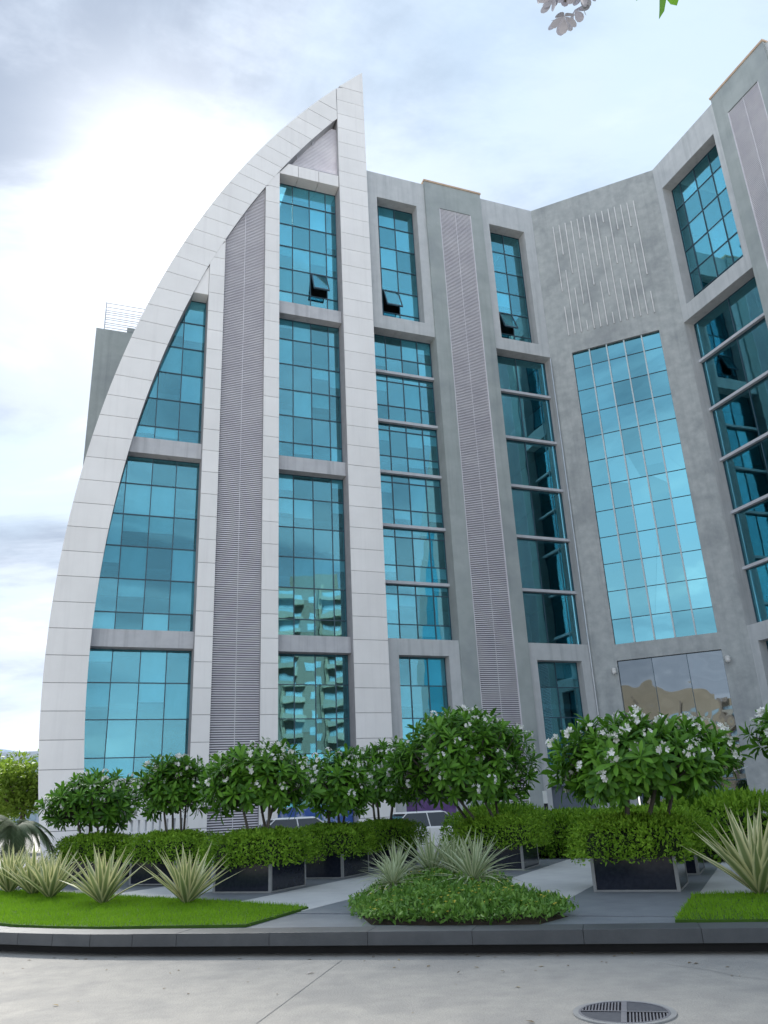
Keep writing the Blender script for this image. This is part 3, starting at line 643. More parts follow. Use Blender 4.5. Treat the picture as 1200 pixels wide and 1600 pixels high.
for a in range(nseg):
    for b in range(4):
        q = []
        for (i, j) in ((a,b),(a+1,b),(a+1,b+1),(a,b+1)):
            th, ph = 2*math.pi*i/nseg, math.pi/2*j/4; e_ = Vector((math.cos(th)*math.cos(ph), math.sin(th)*math.cos(ph), math.sin(ph))); k_ = (abs(e_.x/.76)**4.5+abs(e_.y/.76)**4.5+abs(e_.z/.41)**4.5)**(-1/4.5); q.append((e_.x*k_, e_.y*k_, e_.z*k_-.03))
        core.add(q, [(0,1,2,3)])
core_me = core.mesh('twig_core', M['hedge_core'])
hm = [shrub('hedge_leaves', W_/2, .50, .28, 10000, .066, M['hedge']) for _ in range(3)]
def hedge(u, v, lb, i, sx=1.0, sz=1.0, z=PZ+H_, name='planter_hedge', grp='clipped green hedges in the planters'):
    o = link(name, hm[i % 3]); o.location = P(u, v, z-.02); o.rotation_euler = (0, 0, AZB+math.pi/2*(i % 4)); o.scale = (sx, sx, sz); tag(o, lb, 'hedge', grp)
    link('twig_core', core_me, o); return o
HL = ['bright green hedge overflowing the front left planter', 'green hedge in the planter behind the front left one', 'dark green hedge in the farthest planter of the left strip', 'green hedge behind the striped plants of the middle bed', 'bright green hedge overflowing the front right planter', 'green hedge just behind the front right planter', 'green hedge above the spiky plants, second from left', 'green hedge at far left beside the palm', 'green hedge at the right edge above the spiky plant']
for i, (u, v, lb) in enumerate(PL): hedge(u, v, HL[i], i, sz=1.0)
for i, (u, v, sx, sz, lb) in enumerate([(-5.1, 22.6, 1.5, 1.7, 'low green hedge growing from the ground beyond the pale strip, left half'), (-3.4, 22.3, 1.5, 1.7, 'low green hedge growing from the ground beyond the pale strip, right half'), (-1.2, 20.5, 1.5, 2.1, 'tall green hedge behind the front right planter'), (1.4, 19.4, 1.6, 2.1, 'tall green hedge at the right edge behind the spiky plant'), (-7.2, 23.2, 1.5, 2.0, 'green hedge hiding the white car wheels')]):
    hedge(u, v, lb, i, sx, sz, PZ+.1*sz, 'ground_hedge', 'hedges along the back of the plaza')

# plumeria: leaf rosettes and flower heads at the branch tips
pt = []
for y_, wd in ((0, .012), (.28, .085), (.62, .15), (.86, .105)): pt += [(-wd, y_, .35*wd-.16*y_*y_), (0, y_, -.16*y_*y_), (wd, y_, .35*wd-.16*y_*y_)]
pt.append((0, 1, -.18)); pf = []
for r_ in range(3):
    for c_ in range(2): a = r_*3+c_; pf.append((a, a+1, a+4, a+3))
pf += [(9, 10, 12), (10, 11, 12)]
def rosette(n, L_):
    ph = np.arange(n)*2.4+rng.random(n)*.5; th = R(22)+R(88)*(np.arange(n)/n)**.8+rng.normal(0, .1, n)
    d = np.stack([np.sin(th)*np.cos(ph), np.sin(th)*np.sin(ph), np.cos(th)], 1); X, Y, Z = frames(d, np.tile(np.array([[0, 0, 1.]]), (n, 1)))
    pos = d*.03*L_+np.array([0, 0, 1])*(.25*L_*(1-np.arange(n)/n))[:, None]
    return leafcloud('leaf_cluster', pt, pf, pos, X, Y, Z, L_*(.75+.4*rng.random(n)), M['plum'])
ros = [rosette(18, .29) for _ in range(6)]
petal = [(0,0,0), (-.14,.22,.03), (-.30,.5,.1), (-.32,.75,.17), (-.2,.94,.2), (0,1.02,.18), (.17,.95,.13), (.26,.75,.08), (.24,.5,.03), (.12,.22,0), (-.02,.6,.06)]; pef = [(0,9,10),(9,8,10),(8,7,10),(7,6,10),(6,5,10),(5,4,10),(4,3,10),(3,2,10),(2,1,10),(1,0,10)]
def flowerhead(nf):
    pos = []; ds = []; ups = []
    for k in range(nf):
        a = unitv(rng.normal(size=(1, 3))*np.array([1, 1, .5])+np.array([[0, 0, .9]]))[0]; c = a*(.07+.05*rng.random())
        e1 = np.cross(a, [0.3, .8, .1]); e1 /= np.linalg.norm(e1); e2 = np.cross(a, e1)
        for j in range(5):
            q = 2*math.pi*j/5; d = (e1*math.cos(q)+e2*math.sin(q))*.9+a*.35; pos.append(c); ds.append(d); ups.append(a)
    X, Y, Z = frames(np.array(ds), np.array(ups)); return leafcloud('flower_cluster', petal, pef, np.array(pos), X, Y, Z,   .075, M['petal'])
flw = [flowerhead(k) for k in (4, 5, 6, 7)]
def plumeria(base, crown, rad, ntips, lb, seed, scale=1.0, nflow=.44, minz=-.75, group='white-flowering trees in the planters', stems=4):
    rs = np.random.default_rng(seed); base = np.array(base, float); cc = np.array(crown, float); rad = np.array(rad, float)
    t = empty('plumeria_tree', tuple(base)); tag(t, lb, 'tree', group)
    tips = []
    for i in range(ntips):
        best = None; bd = -1
        for _ in range(14):
            d = rs.normal(size=3); d /= np.linalg.norm(d)
            if d[2] < minz: d[2] = -d[2]
            wob = 1+.12*math.sin(3*d[0]+seed)+.10*math.sin(5*d[1]+2*seed+3*d[2])
            p = cc+d*rad*wob*(.45+.55*rs.random()**.45)
            m_ = min([np.linalg.norm((p-q)/rad) for q in tips], default=9)
            if m_ > bd: bd, best = m_, p
        tips.append(best)
    tips = np.array(tips)
    mb = MB(); limbs = []
    for s in range(stems):
        a = 2*math.pi*s/stems+rs.random(); e = cc+rad*np.array([.42*math.cos(a), .42*math.sin(a), -.45+.2*rs.random()])
        b0 = base+np.array([.12*math.cos(a), .12*math.sin(a), -.12]); md = (b0+e)/2+rs.normal(0, .06, 3)
        mb.tube([b0, md, e], [.045*scale, .036*scale, .026*scale], 6); limbs.append(e)
    limbs = np.array(limbs); ups = []
    for p in tips:
        e = limbs[np.argmin(np.linalg.norm(limbs-p, axis=1))]; dv = p-e; md = e+dv*.5+np.array([0, 0, -.12*np.linalg.norm(dv[:2])])+rs.normal(0, .03, 3)
        ax = (p-md); ax = ax/np.linalg.norm(ax)*.75+(p-cc)/rad/np.linalg.norm((p-cc)/rad)*.5+np.array([0, 0, .45]); ax /= np.linalg.norm(ax); ups.append(ax)
        mb.tube([e, md, p-ax*.05], [.02*scale, .015*scale, .012*scale], 5)
    o = link('trunk', mb.mesh('trunk', M['plum_b'], True), t); o.matrix_parent_inverse = Matrix.Translation(-Vector(base))
    for i, (p, ax) in enumerate(zip(tips, ups)):
        q = link('leaf_cluster', ros[int(rs.integers(6))], t); q.location = Vector(p-base); s_ = scale*(.8+.4*rs.random())
        q.rotation_mode = 'QUATERNION'; q.rotation_quaternion = Vector(ax).to_track_quat('Z', 'Y') @ Vector((0,0,1)).rotation_difference(Vector((0,0,1))); q.scale = (s_,)*3
        q.rotation_quaternion = q.rotation_quaternion @ Matrix.Rotation(rs.random()*6.28, 3, 'Z').to_quaternion()
        if ax[2] > .1 and rs.random() < nflow:
            f = link('flower_cluster', flw[int(rs.integers(4))], t); f.location = Vector(p-base+ax*.24*scale); f.rotation_mode = 'QUATERNION'; f.rotation_quaternion = Vector(ax).to_track_quat('Z', 'Y'); f.scale = (s_*.72,)*3; tag(f, kind='stuff')
    return t
zt0 = PZ+H_-.05
def ptree(u, v, du, dv, cz, rad, n, lb, seed, **k):
    b = P(u, v, zt0); c = P(u+du, v+dv, cz); return plumeria(tuple(b), tuple(c), rad, n, lb, seed, **k)
ptree(-9.27, 14.2, -.08, 0, 2.2, (.9, .85, .66), 150, 'white-flowering tree in the front left planter before the sail louvre', 11, scale=.85)
ptree(-9.25, 17.0, .2, .0, 2.12, (.68, .7, .64), 110, 'white-flowering tree in the second planter before the tall middle window', 12, scale=.85)
ptree(-9.2, 19.75, .1, 0, 2.4, (.9, .85, .68), 120, 'white-flowering tree with bare forked stems left of the largest tree', 13, scale=.85)
ptree(-5.72, 18.5, -.85, .1, 2.5, (1.75, 1.45, 1.0), 300, 'largest round white-flowering tree in the middle, before the grey pier', 14, scale=.95)
ptree(-2.16, 14.25, .36, 0, 2.12, (1.3, 1.1, .56), 210, 'dense broad white-flowering tree in the front right planter', 16, scale=.95, nflow=.35)
ptree(-12.75, 15.85, .05, 0, 2.26, (.7, .68, .64), 110, 'white-flowering tree before the lower left window, second from left', 17, scale=.85)
ptree(-15.7, 16.6, -.35, 0, 2.05, (1.0, .9, .66), 140, 'dark white-flowering tree at far left before the sail corner', 18, scale=.85, nflow=.4)
ptree(.8, 15.7, -.1, 0, 2.5, (.85, .85, .45), 64, 'white-flowering tree cut by the right edge of the picture', 19, scale=.85)

# spiky variegated plants: each sword leaf is a part
def sword(wd, L_, droop, n=6):
    vs_ = []; ed = []; fs = []
    for i in range(n):
        t = i/(n-1); wq = wd*(.55+.9*t)*(1-t)**.55 if t < 1 else 0.0; wq = wd*(0.5+.9*math.sin(math.pi*min(t*.9+.1, 1))) * (1-t**3) * .7
        z = -droop*t*t*L_
        for x, e in ((-1, 1), (-.38, .4), (.38, .4), (1, 1)): vs_.append((x*wq, t*L_, z+.5*abs(x)*wq)); ed.append(e)
    for i in range(n-1):
        for c_ in range(3): a = i*4+c_; fs.append((a, a+1, a+5, a+4))
    return vs_, fs, ed
def sword_mesh(wd, L_, droop, mat):
    vs_, fs, ed = sword(wd, L_, droop); one = np.eye(3)
    return leafcloud('leaf', vs_, fs, np.zeros((1, 3)), one[0:1], one[1:2], one[2:3], 1.0, mat, edge=ed)
swm = [sword_mesh(.064, 1.04, d, M['spiky']) for d in (.02, .05, .12)]
spm = [sword_mesh(.024, .62, d, M['spider']) for d in (.08, .2, .42)]
def spiky(u, v, size, lb, seed, meshes=swm, nl=44, name='variegated_agave', cat='plant', grp='pale spiky plants on the lawns', z=PZ, spread=(4, 58)):
    rs = random.Random(seed); t = empty(name, tuple(P(u, v, z))); tag(t, lb, cat, grp)
    MB().tube([(0,0,-.05), (0,0,.05)], [.06*size, .04*size], 8).build('stem', M['soil'], t)
    for i in range(nl):
        th = R(spread[0]+(spread[1]-spread[0])*(i/nl)**.85+rs.uniform(-6, 6)); ph = i*2.39996+rs.uniform(-.25, .25)
        o = link('leaf', meshes[0 if th < R(30) else (1 if th < R(58) else rs.choice([1, 2]))], t); s_ = size*(rs.uniform(.8, 1.1)*(1 if i > nl*.2 else .85))
        d = Vector((math.sin(th)*math.cos(ph), math.sin(th)*math.sin(ph), math.cos(th))); x_ = d.cross(Vector((0,0,1))).normalized(); z_ = x_.cross(d)
        o.rotation_mode = 'QUATERNION'; o.rotation_quaternion = Matrix((x_, d, z_)).transposed().to_quaternion(); o.scale = (s_,)*3
        o.location = Vector((math.cos(ph), math.sin(ph), 0))*.03*size+Vector((0, 0, .01))
spiky(-9.1, 11.75, .97, 'rightmost pale spiky plant on the left lawn', 1)
spiky(-10.85, 11.7, .97, 'pale spiky plant second from right on the left lawn', 2)
spiky(-12.9, 12.5, .95, 'pale spiky plant third from right on the left lawn', 3)
spiky(-14.0, 13.1, 1.0, 'pale spiky plant second from left on the left lawn', 4)
spiky(-15.1, 13.5, 1.05, 'leftmost pale spiky plant cut by the picture edge', 5)
spiky(-.42, 13.0, 1.2, 'large pale spiky plant on the right lawn', 6, nl=38)
for i, (u, v, s_, lb) in enumerate([(-4.35, 12.45, 1.3, 'largest narrow-leaved striped plant, frontmost on the right of the middle bed'), (-5.1, 13.7, 1.35, 'narrow-leaved striped plant at the centre of the middle bed'), (-5.55, 13.8, 1.4, 'narrow-leaved striped plant back left in the middle bed'), (-5.95, 13.2, 1.15, 'narrow-leaved striped plant left in the middle bed'), (-5.45, 11.95, .9, 'low narrow-leaved striped plant at the left corner of the middle bed'), (-4.75, 13.9, 1.25, 'narrow-leaved striped plant back right in the middle bed')]):
    spiky(u, v, s_, lb, 20+i, spm, 74, 'striped_dracaena', 'plant', 'narrow striped plants in the middle bed', PZ+.26, (4, 104))

# lawns
def inpoly(px, py, poly):
    c = np.zeros(len(px), bool); j = len(poly)-1
    for i in range(len(poly)):
        xi, yi = poly[i]; xj, yj = poly[j]; c ^= ((yi > py) != (yj > py)) & (px < (xj-xi)*(py-yi)/(yj-yi+1e-12)+xi); j = i
    return c
def scatter(poly, n):
    a = np.array(poly); lo, hi = a.min(0), a.max(0); out = np.zeros((0, 2))
    while len(out) < n: q = lo+(hi-lo)*rng.random((n, 2)); out = np.vstack([out, q[inpoly(q[:, 0], q[:, 1], poly)]])
    return out[:n]
def lawn(poly, n, lb):
    b = MB().slab([Pxy(*q) for q in poly], PZ-.01, PZ+.025).build('lawn', M['grass_base']); tag(b, kind='structure')
    uv = scatter(poly, n); pos = uv[:, :1]*np.array(U)[None]+uv[:, 1:]*np.array(V)[None]; pos[:, 2] = PZ+.02
    d = unitv(rng.normal(0, .45, (n, 3))+np.array([0, 0, 1])); X, Y, Z = frames(d, rand_dirs(n))
    cl_ = np.sin(uv[:, 0]*3.1+np.sin(uv[:, 1]*2))*np.sin(uv[:, 1]*3.7)
    me = leafcloud('grass', [(-.09,0,0), (.09,0,0), (0,1,0)], [(0,1,2)], pos, X, Y, Z, .04+.035*rng.random(n), M['grass'], np.clip(.45+.2*cl_+.3*rng.normal(size=n)*.6, 0, 1))
    o = link('grass', me); tag(o, lb, 'grass', kind='stuff')
lawn([(-6.5, 9.62), (-6.62, 11.45), (-9.0, 12.25), (-11.0, 12.75), (-15.0, 13.9), (-16.5, 13.8), (-16.5, 11.4), (-12.6, 10.05), (-11.0, 9.5), (-10.2, 9.28), (-9.4, 9.2), (-8.6, 9.22)], 52000, 'short bright green grass of the left lawn')
lawn([(-1.28, 10.45), (5.5, 11.35), (5.5, 13.9), (-.2, 13.3), (-1.3, 13.05)], 26000, 'short bright green grass of the right lawn')

# middle bed: soil mound, trailing ground cover, small yellow flowers
bed = [(-4.9, 9.95), (-3.7, 9.98), (-2.75, 10.18), (-2.55, 10.9), (-2.8, 11.5), (-3.6, 12.4), (-4.15, 13.3), (-4.4, 14.4), (-5.9, 14.8), (-6.35, 13.8), (-6.2, 12.6), (-5.75, 11.2)]
def bedh(uv):
    a = np.array(bed); n = len(a); dmin = np.full(len(uv), 9.)
    for i in range(n):
        p, q = a[i], a[(i+1) % n]; d = q-p; t = np.clip(((uv-p)@d)/(d@d), 0, 1); dmin = np.minimum(dmin, np.linalg.norm(uv-(p+t[:, None]*d), axis=1))
    k = np.clip((uv[:, 1]-10)/4.5, 0, 1)
    return .03+(.10+.15*k)*np.clip(dmin/.9, 0, 1)**.7
bm = MB(); cs = np.mean(bed, 0); ring = [np.array(bed)*(1-t)+cs*t for t in (0, .15, .35, .6, .85)]
for i in range(4):
    h0, h1 = bedh(ring[i]), bedh(ring[i+1])
    for j in range(len(bed)):
        j2 = (j+1) % len(bed); q = [P(*ring[i][j], PZ+h0[j]-.05), P(*ring[i][j2], PZ+h0[j2]-.05), P(*ring[i+1][j2], PZ+h1[j2]-.05), P(*ring[i+1][j], PZ+h1[j]-.05)]; bm.add([tuple(x) for x in q], [(0,1,2,3)])
bmo = bm.build('planting_bed', M['soil'], smooth=True); tag(bmo, kind='structure')
n = 17000; uv = scatter(bed, n); jit = rng.normal(0, .06, (n, 2)); hz = bedh(uv); uv = uv+jit
pos = uv[:, :1]*np.array(U)[None]+uv[:, 1:]*np.array(V)[None]; lump = .06*np.sin(uv[:, 0]*6)*np.sin(uv[:, 1]*5)+.05*np.sin(uv[:, 0]*13+1)*np.sin(uv[:, 1]*11)
pos[:, 2] = PZ+hz+np.abs(rng.normal(0, .05, n))+lump*np.clip(hz*3, 0, 1)
d = unitv(rng.normal(0, .7, (n, 3))+np.array([0, 0, .55])); X, Y, Z = frames(d, unitv(rng.normal(0, .5, (n, 3))+np.array([0, 0, 1])))
me = leafcloud('ground_cover', LT, LF, pos, X, Y, Z, .055+.05*rng.random(n), M['cover'], np.clip(.4+lump*4+.28*rng.normal(size=n), 0, 1)); tag(link('ground_cover', me), 'trailing green ground cover with yellow flowers filling the middle bed', 'ground cover', kind='stuff')
k = 220; sel = rng.choice(n, k, False); p5 = np.repeat(pos[sel]+np.array([0, 0, .07]), 5, 0); ang = np.tile(np.arange(5)*2*math.pi/5, k); d5 = np.stack([np.cos(ang), np.sin(ang), np.full(5*k, .25)], 1); X, Y, Z = frames(d5, np.tile(np.array([[0, 0, 1.]]), (5*k, 1)))
tag(link('yellow_flowers', leafcloud('yellow_flowers', petal, pef, p5, X, Y, Z, .024, M['yellow'])), 'tiny yellow flowers dotted over the middle bed', 'flowers', kind='stuff')

# ------------------------------------------------------------------ background left: trees, palm, far block, parapet screen
def bgtree(loc, h, rad, lb, seed, n=5200, ls=.34):
    rs = np.random.default_rng(seed); t = empty('leafy_tree', loc); tag(t, lb, 'tree', 'sunlit trees behind the plaza at left')
    mb = MB().tube([(0,0,0), (.1,.05,h*.35), (0,.1,h*.6)], [.22, .17, .1], 8); cl_ = []
    for i in range(26):
        d = rs.normal(size=3); d /= np.linalg.norm(d); c = np.array([0, 0, h-rad*.95])+d*np.array([rad, rad, rad*.85])*(.35+.6*rs.random()); cl_.append(c)
        mb.tube([(0,.05,h*.4), tuple(c*.6+np.array([0,0,h*.16])), tuple(c)], [.08, .05, .02], 5)
    mb.build('trunk', M['bark'], t, True)
    ci = rs.integers(0, len(cl_), n); dd = unitv(rs.normal(size=(n, 3))); pos = np.array(cl_)[ci]+dd*(rad*.36*rs.random((n, 1))**.5)
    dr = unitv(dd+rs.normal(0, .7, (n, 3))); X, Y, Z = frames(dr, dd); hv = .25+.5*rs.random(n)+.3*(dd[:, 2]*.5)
    o = link('crown', leafcloud('crown', LT, LF, pos, X, Y, Z, ls*(.6+.7*rs.random(n)), M['tree_l'], np.clip(hv, 0, 1)), t); tag(o, kind='stuff')
bgtree((-29.6, 60, 0), 6.6, 3.0, 'rounded yellow-green tree at the left edge, below the far building', 1)
bgtree((-24.6, 55, 0), 6.5, 2.6, 'taller yellow-green tree touching the sail corner', 2)
bgtree((-24.8, 44, 0), 3.0, 1.8, 'low bright yellow-green tree in front of the taller ones at left', 3, 3600, .25)
bgtree((-34, 66, 0), 6.4, 3.2, 'yellow-green tree mostly outside the left edge', 4)
pm = empty('palm_tree', (-9.35, 20.6, PZ)); pm.scale = (.82,)*3; tag(pm, 'small grey-green palm with drooping fronds at the left edge', 'palm tree')
MB().tube([(0,0,-.2), (.03,0,.8), (.02,.02,1.62)], [.12, .1, .08], 8).build('trunk', M['bark'], pm, True)
def frond(L_):
    pos = []; ds = []; n_ = 38
    spine = []
    for i in range(n_):
        t = i/(n_-1); c = np.array([0, L_*(t-.18*t*t), L_*(.55*t-.95*t*t)])
        spine.append(tuple(c))
        for s in (-1, 1): pos.append(c); ds.append((s*.85, .6, -.35-.3*t))
    X, Y, Z = frames(np.array(ds, float), np.tile(np.array([[0, 0, 1.]]), (len(ds), 1)))
    return leafcloud('frond', [(-.028,0,0), (.028,0,0), (.018,.6,-.1), (-.018,.6,-.1), (0,1,-.28)], [(0,1,2,3), (3,2,4)], np.array(pos), X, Y, Z, L_*.36, M['palm'])
frm = [frond(1.35), frond(1.1)]
for i in range(26):
    o = link('frond', frm[i % 2], pm); o.location = (.02, .02, 1.6); o.rotation_euler = (R(random.uniform(-28, 38)), 0, i*2.4)
fb = empty('far_office_block', (-122, 262, 0)); tag(fb, 'pale blue-grey building in the far distance at left', 'building')
MB().box(-70, 40, 0, 18, 0, 23.8).build('wall', M['far_blue'], fb); MB().box(-72, -5, -1, 17, 23.81, 25.2).build('roof_parapet', M['far_blue'], fb)
for j in range(5):
    for i in range(24):
        a = -68+i*4.4; MB().box(a, a+2.9, -.15, .05, 3+j*4.1, 5.6+j*4.1).build('window', M['far_glass'], fb)
scw = empty('lattice_wall', tuple(P(-19.4, 22.6, 0)), AZB); tag(scw, 'low white wall with lattice screen behind the left planters', 'wall')
MB().box(-.7, 1.7, 0, .16, 0, 1.25).build('wall', M['white'], scw)
for i in range(8): MB().box(-.65+i*.3, -.58+i*.3, .02, .12, 1.251, 1.62).build('baluster', M['white'], scw)
MB().box(-.7, 1.7, .0, .15, 1.621, 1.7).build('rail', M['white'], scw)

# ------------------------------------------------------------------ cars, post, cone
def car(loc, rz, lb):
    t = empty('parked_car', loc, rz); tag(t, lb, 'car', 'white cars parked before the building')
    body = [(-2.05,.32),(2.0,.3),(2.08,.55),(2.0,.78),(1.1,.92),(.95,.95),(-1.75,1.0),(-2.06,.9),(-2.1,.6)]
    mb = MB().prism([(x, z) for x, z in body], -.84, .84); bevel(mb.build('body', M['car'], t), .06, 3)
    lo = [(-1.72,.97),(1.0,.93)]; hi = [(-1.15,1.43),(.28,1.43)]
    gh = MB(); gh.add([(lo[0][0],-.76,lo[0][1]),(lo[1][0],-.76,lo[1][1]),(lo[1][0],.76,lo[1][1]),(lo[0][0],.76,lo[0][1]),(hi[0][0],-.6,hi[0][1]),(hi[1][0],-.6,hi[1][1]),(hi[1][0],.6,hi[1][1]),(hi[0][0],.6,hi[0][1])], [(0,1,5,4),(1,2,6,5),(2,3,7,6),(3,0,4,7),(4,5,6,7)])
    bevel(gh.build('window', M['car_g'], t), .03, 2)
    rf = MB().add([(hi[0][0]-.12,-.62,1.415),(hi[1][0]+.12,-.62,1.415),(hi[1][0]+.12,.62,1.415),(hi[0][0]-.12,.62,1.415),(hi[0][0]+.05,-.54,1.475),(hi[1][0]-.1,-.54,1.475),(hi[1][0]-.1,.54,1.475),(hi[0][0]+.05,.54,1.475)], [(3,2,1,0),(4,5,6,7),(0,1,5,4),(1,2,6,5),(2,3,7,6),(3,0,4,7)])
    bevel(rf.build('roof', M['car'], t), .03, 3)
    for s in (-1, 1):
        pi_ = MB()
        for (a, b) in (((lo[0][0], lo[0][1]), (hi[0][0], hi[0][1])), ((lo[1][0], lo[1][1]), (hi[1][0], hi[1][1])), ((-.35, .96), (-.4, 1.43))): pi_.tube([(a[0], s*.775, a[1]), (b[0], s*.61, b[1])], .022, 5)
        pi_.build('pillar', M['car'], t)
        for x in (-1.3, 1.3):
            wh = empty('wheel', (x, s*.78, .31), 0, t)
            MB().tube([(0,-.1,0), (0,.1,0)], .31, 18).build('tyre', M['tyre'], wh); MB().tube([(0,-.11,0), (0,.11,0)], .19, 12).build('rim', M['rim'], wh)
        MB().box(1.93, 2.06, s*.55-.18, s*.55+.18, .62, .76).build('headlight', M['rim'], t); MB().box(-2.09, -1.98, s*.6-.14, s*.6+.14, .72, .9).build('tail_light', M['red'], t)
        MB().box(.75, .9, s*.86-.09, s*.86+.09, .98, 1.1).build('mirror', M['car'], t)
car((1.15, 30.6, 0), AZA, 'white car behind the middle hedge, roof showing below the largest tree')
car((-3.3, 29.6, 0), AZA, 'white car glimpsed between the stems of the left trees')
po = empty('bollard_post', (4.35, 24.9, 0)); tag(po, 'thin black post with a white top beside the grey pier', 'post')
MB().box(-.05, .05, -.05, .05, 0, 1.55).build('post', M['black'], po); MB().box(-.055, .055, -.055, .055, 1.551, 1.9).build('white_band', M['white'], po)
cn = empty('traffic_cone', (5.6, 23.3, 0)); tag(cn, 'red cone with white top half hidden behind the right hedge', 'cone')
MB().tube([(0,0,.03), (0,0,1.12)], [.2, .1], 12).build('cone_body', M['red'], cn); MB().tube([(0,0,1.121), (0,0,1.45)], [.05, .05], 10).build('white_tube', M['white'], cn); MB().box(-.24, .24, -.24, .24, 0, .03).build('base', M['black'], cn)

# ------------------------------------------------------------------ drain cover and litter on the road
dc = empty('drain_cover', (1.72, 7.32, 0), R(-15)); tag(dc, 'round metal drain cover with two slotted quarters set in the road', 'drain cover')
RD = .355
def disc(r0, r1, z0, z1, n_=48, a0=0, a1=2*math.pi):
    mb = MB(); full = abs(a1-a0-2*math.pi) < 1e-6
    for i in range(n_):
        t0 = a0+(a1-a0)*i/n_; t1 = a0+(a1-a0)*(i+1)/n_; q = [(r0*math.cos(t0), r0*math.sin(t0)), (r1*math.cos(t0), r1*math.sin(t0)), (r1*math.cos(t1), r1*math.sin(t1)), (r0*math.cos(t1), r0*math.sin(t1))]
        mb.add([(*p, z1) for p in q]+[(*p, z0) for p in q], [(0,1,2,3),(1,5,6,2),(4,0,3,7)])
    return mb
disc(RD, RD+.045, .001, .012).build('outer_ring', M['trim'], dc)
disc(0, RD, .001, .003).build('pit', M['iron_d'], dc)
disc(RD-.018, RD-.001, .003, .014).build('rim', M['iron'], dc)
for a in (0, math.pi): disc(0, RD-.02, .003, .010, 12, a+.0, a+math.pi/2).build('solid_plate', M['iron_p'], dc)
MB().box(-.022, .022, -RD+.02, RD-.02, .0105, .015).build('cross_bar', M['iron'], dc); MB().box(-RD+.02, RD-.02, -.01, .01, .0152, .0165).build('cross_bar', M['iron'], dc)
for sgx, sgy in ((-1, 1), (1, -1)):
    for i in range(12):
        x = .045+i*.0255; ym = math.sqrt(max(0, (RD-.02)**2-x*x))
        MB().box(-.006, .006, 0, ym-.012, 0, .009).build('bar', M['iron'], dc).matrix_basis = Matrix.Translation((sgx*x, .012 if sgy > 0 else -ym, .003))
lf = MB().add([(0,0,0),(.05,.01,.012),(.08,.05,.004),(.02,.045,.02)], [(0,1,2,3)]).build('fallen_leaf', M['leaf_w']); lf.location = (-1.05, 9.55, .003); tag(lf, 'small pale fallen petal on the road near the kerb', 'leaf')

n = 70; lx = rng.uniform(-5, 5.5, n); ly = 10.6-.262*lx-np.abs(rng.normal(0, .9, n))-.1; far_ = rng.random(n) < .25; ly[far_] -= rng.uniform(0, 3, far_.sum())
pos = np.stack([lx, ly, np.full(n, .004)], 1); d = unitv(np.stack([rng.normal(size=n), rng.normal(size=n), np.abs(rng.normal(0, .15, n))], 1)); X, Y, Z = frames(d, np.tile(np.array([[0, 0, 1.]]), (n, 1)))
tag(link('leaf_litter', leafcloud('leaf_litter', LT, LF, pos, X, Y, Z, .03+.05*rng.random(n), M['litter'])), 'scattered dry leaves and grit on the road along the kerb', 'litter', kind='stuff')
ck = MB(); rk = random.Random(3)
for x0, y0, dx, dy, k in ((-4.6, 8.2, .33, -.12, 16), (2.6, 9.3, .12, -.3, 9), (.4, 6.6, .3, .06, 12)):
    p_ = (x0, y0)
    for i in range(k):
        q_ = (p_[0]+dx+rk.uniform(-.09, .09), p_[1]+dy+rk.uniform(-.09, .09)); strip(ck, p_, q_, rk.uniform(.003, .007), .0045); p_ = q_
ck.build('road_crack', M['crack'], rd)
# ------------------------------------------------------------------ overhanging plumeria beside the viewer
ob = empty('plumeria_tree', (3.4, 1.2, 0)); tag(ob, 'white-flowering branch hanging into the top right corner', 'tree')
mb = MB().tube([(0,0,0), (-.1,.1,1.6), (-.5,.2,3.2)], [.14, .11, .08], 8)
brs = [((-.5,.2,3.2), (-1.6,.5,4.6), (-2.55,.82,4.66)), ((-1.6,.5,4.6), (-2.1,.75,4.72), (-2.38,.83,4.55)), ((-.5,.2,3.2), (-.6,-.6,4.2), (-.9,-1.0,4.8)), ((-.5,.2,3.2), (.3,.6,4.0), (.9,.9,4.6)), ((-1.6,.5,4.6), (-1.9,.2,5.0), (-2.0,-.2,5.2)), ((-.5,.2,3.2),(-.2,1.0,4.2),(0,1.6,4.8))]
for a, b, c in brs: mb.tube([a, b, c], [.04, .025, .016], 7)
mb.build('trunk', M['plum_b'], ob, True)
def oroot(loc, ax, s_, kind='leaf'):
    me = ros[random.randrange(6)] if kind == 'leaf' else flw[3]
    o = link('leaf_cluster' if kind == 'leaf' else 'flower_cluster', me, ob); o.location = loc; o.rotation_mode = 'QUATERNION'; o.rotation_quaternion = Vector(ax).to_track_quat('Z', 'Y'); o.scale = (s_,)*3
for c in ((-.9,-1.0,4.8), (.9,.9,4.6), (-2.0,-.2,5.2), (0,1.6,4.8)): oroot(c, (0,0,1), 1.2)
oroot((-2.33, .80, 4.44), (.3, .2, -.7), .5); oroot((-2.45, .80, 4.46), (-.2, .2, -.7), .4)
backlit_flw = []
for me_ in flw[2:]: q_ = me_.copy(); q_.materials.clear(); q_.materials.append(M['petal_backlit']); backlit_flw.append(q_)
tw = MB()
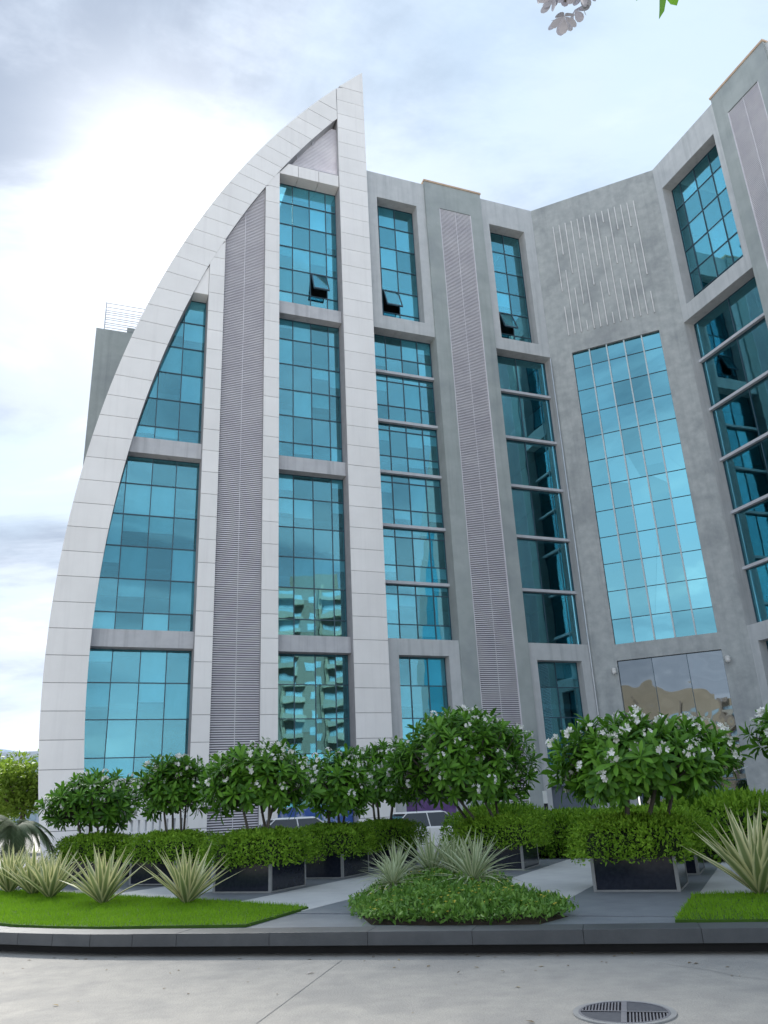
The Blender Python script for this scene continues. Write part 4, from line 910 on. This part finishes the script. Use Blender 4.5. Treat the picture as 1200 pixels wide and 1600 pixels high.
for k, (tx, ty, tz) in enumerate([(-2.60, .86, 4.42), (-2.68, .87, 4.44), (-2.63, .93, 4.36), (-2.54, .90, 4.46), (-2.47, .84, 4.50)]):
    tw.tube([(-2.55, .82, 4.66), ((tx-2.55)/2, (ty+.82)/2, tz+.16), (tx, ty, tz+.05)], [.012, .008, .006], 5)
    o = link('flower_cluster', backlit_flw[k % 2], ob); o.location = (tx, ty, tz+.06); o.rotation_mode = 'QUATERNION'; o.rotation_quaternion = Vector((random.uniform(-.4, .4), .3, -1)).to_track_quat('Z', 'Y'); o.scale = (.75,)*3; tag(o, kind='stuff')
tw.build('twig', M['plum_b'], ob)

# ------------------------------------------------------------------ town behind the viewer, seen in the glass
def tower(loc, rz, w_, d_, h, lb, mat, mat2, name='apartment_tower', nw=5):
    t = empty(name, loc, rz); tag(t, lb, 'building', 'apartment blocks mirrored in the glass')
    MB().box(-w_/2, w_/2, 0, d_, 0, h).build('wall', M[mat], t)
    nf = int(h/3.1); ww = w_/nw
    for j in range(nf):
        for i in range(nw):
            a = -w_/2+i*ww
            if i % 2: 
                MB().box(a+.1, a+ww-.1, -1.3, .0-.002, j*3.1+.9, j*3.1+1.05).build('balcony', M[mat2], t); MB().box(a+.1, a+ww-.1, -1.3, -1.22, j*3.1+1.051, j*3.1+1.9).build('balcony_rail', M['cream'], t)
                MB().box(a+.5, a+ww-.5, -.06, -.004, j*3.1+1.06, j*3.1+3.1).build('window', M['far_glass'], t)
            else: MB().box(a+ww*.25, a+ww*.75, -.06, -.004, j*3.1+1.5, j*3.1+2.9).build('window', M['far_glass'], t)
    for i in range(0, nw+1, 2): MB().box(-w_/2+i*ww-.3, -w_/2+i*ww+.3, -.5, -.003, 0, h+.6).build('pilaster', M[mat2], t)
    MB().box(-w_/4, w_/4, 2, d_-2, h+.001, h+3.2).build('roof_room', M[mat], t)
tower((58, -38, 0), R(217.7), 20, 14, 41, 'brown and cream apartment tower mirrored in the tall middle window', 'brown', 'beige')
tower((-36, -44, 0), R(151), 34, 14, 17, 'long beige apartment block mirrored in the warped film above the lobby', 'beige', 'brown', nw=9)
tower((-20, -58, 0), R(155), 9, 10, 37, 'slim beige tower mirrored at the corner of the tall middle glass', 'beige', 'cream', nw=3)
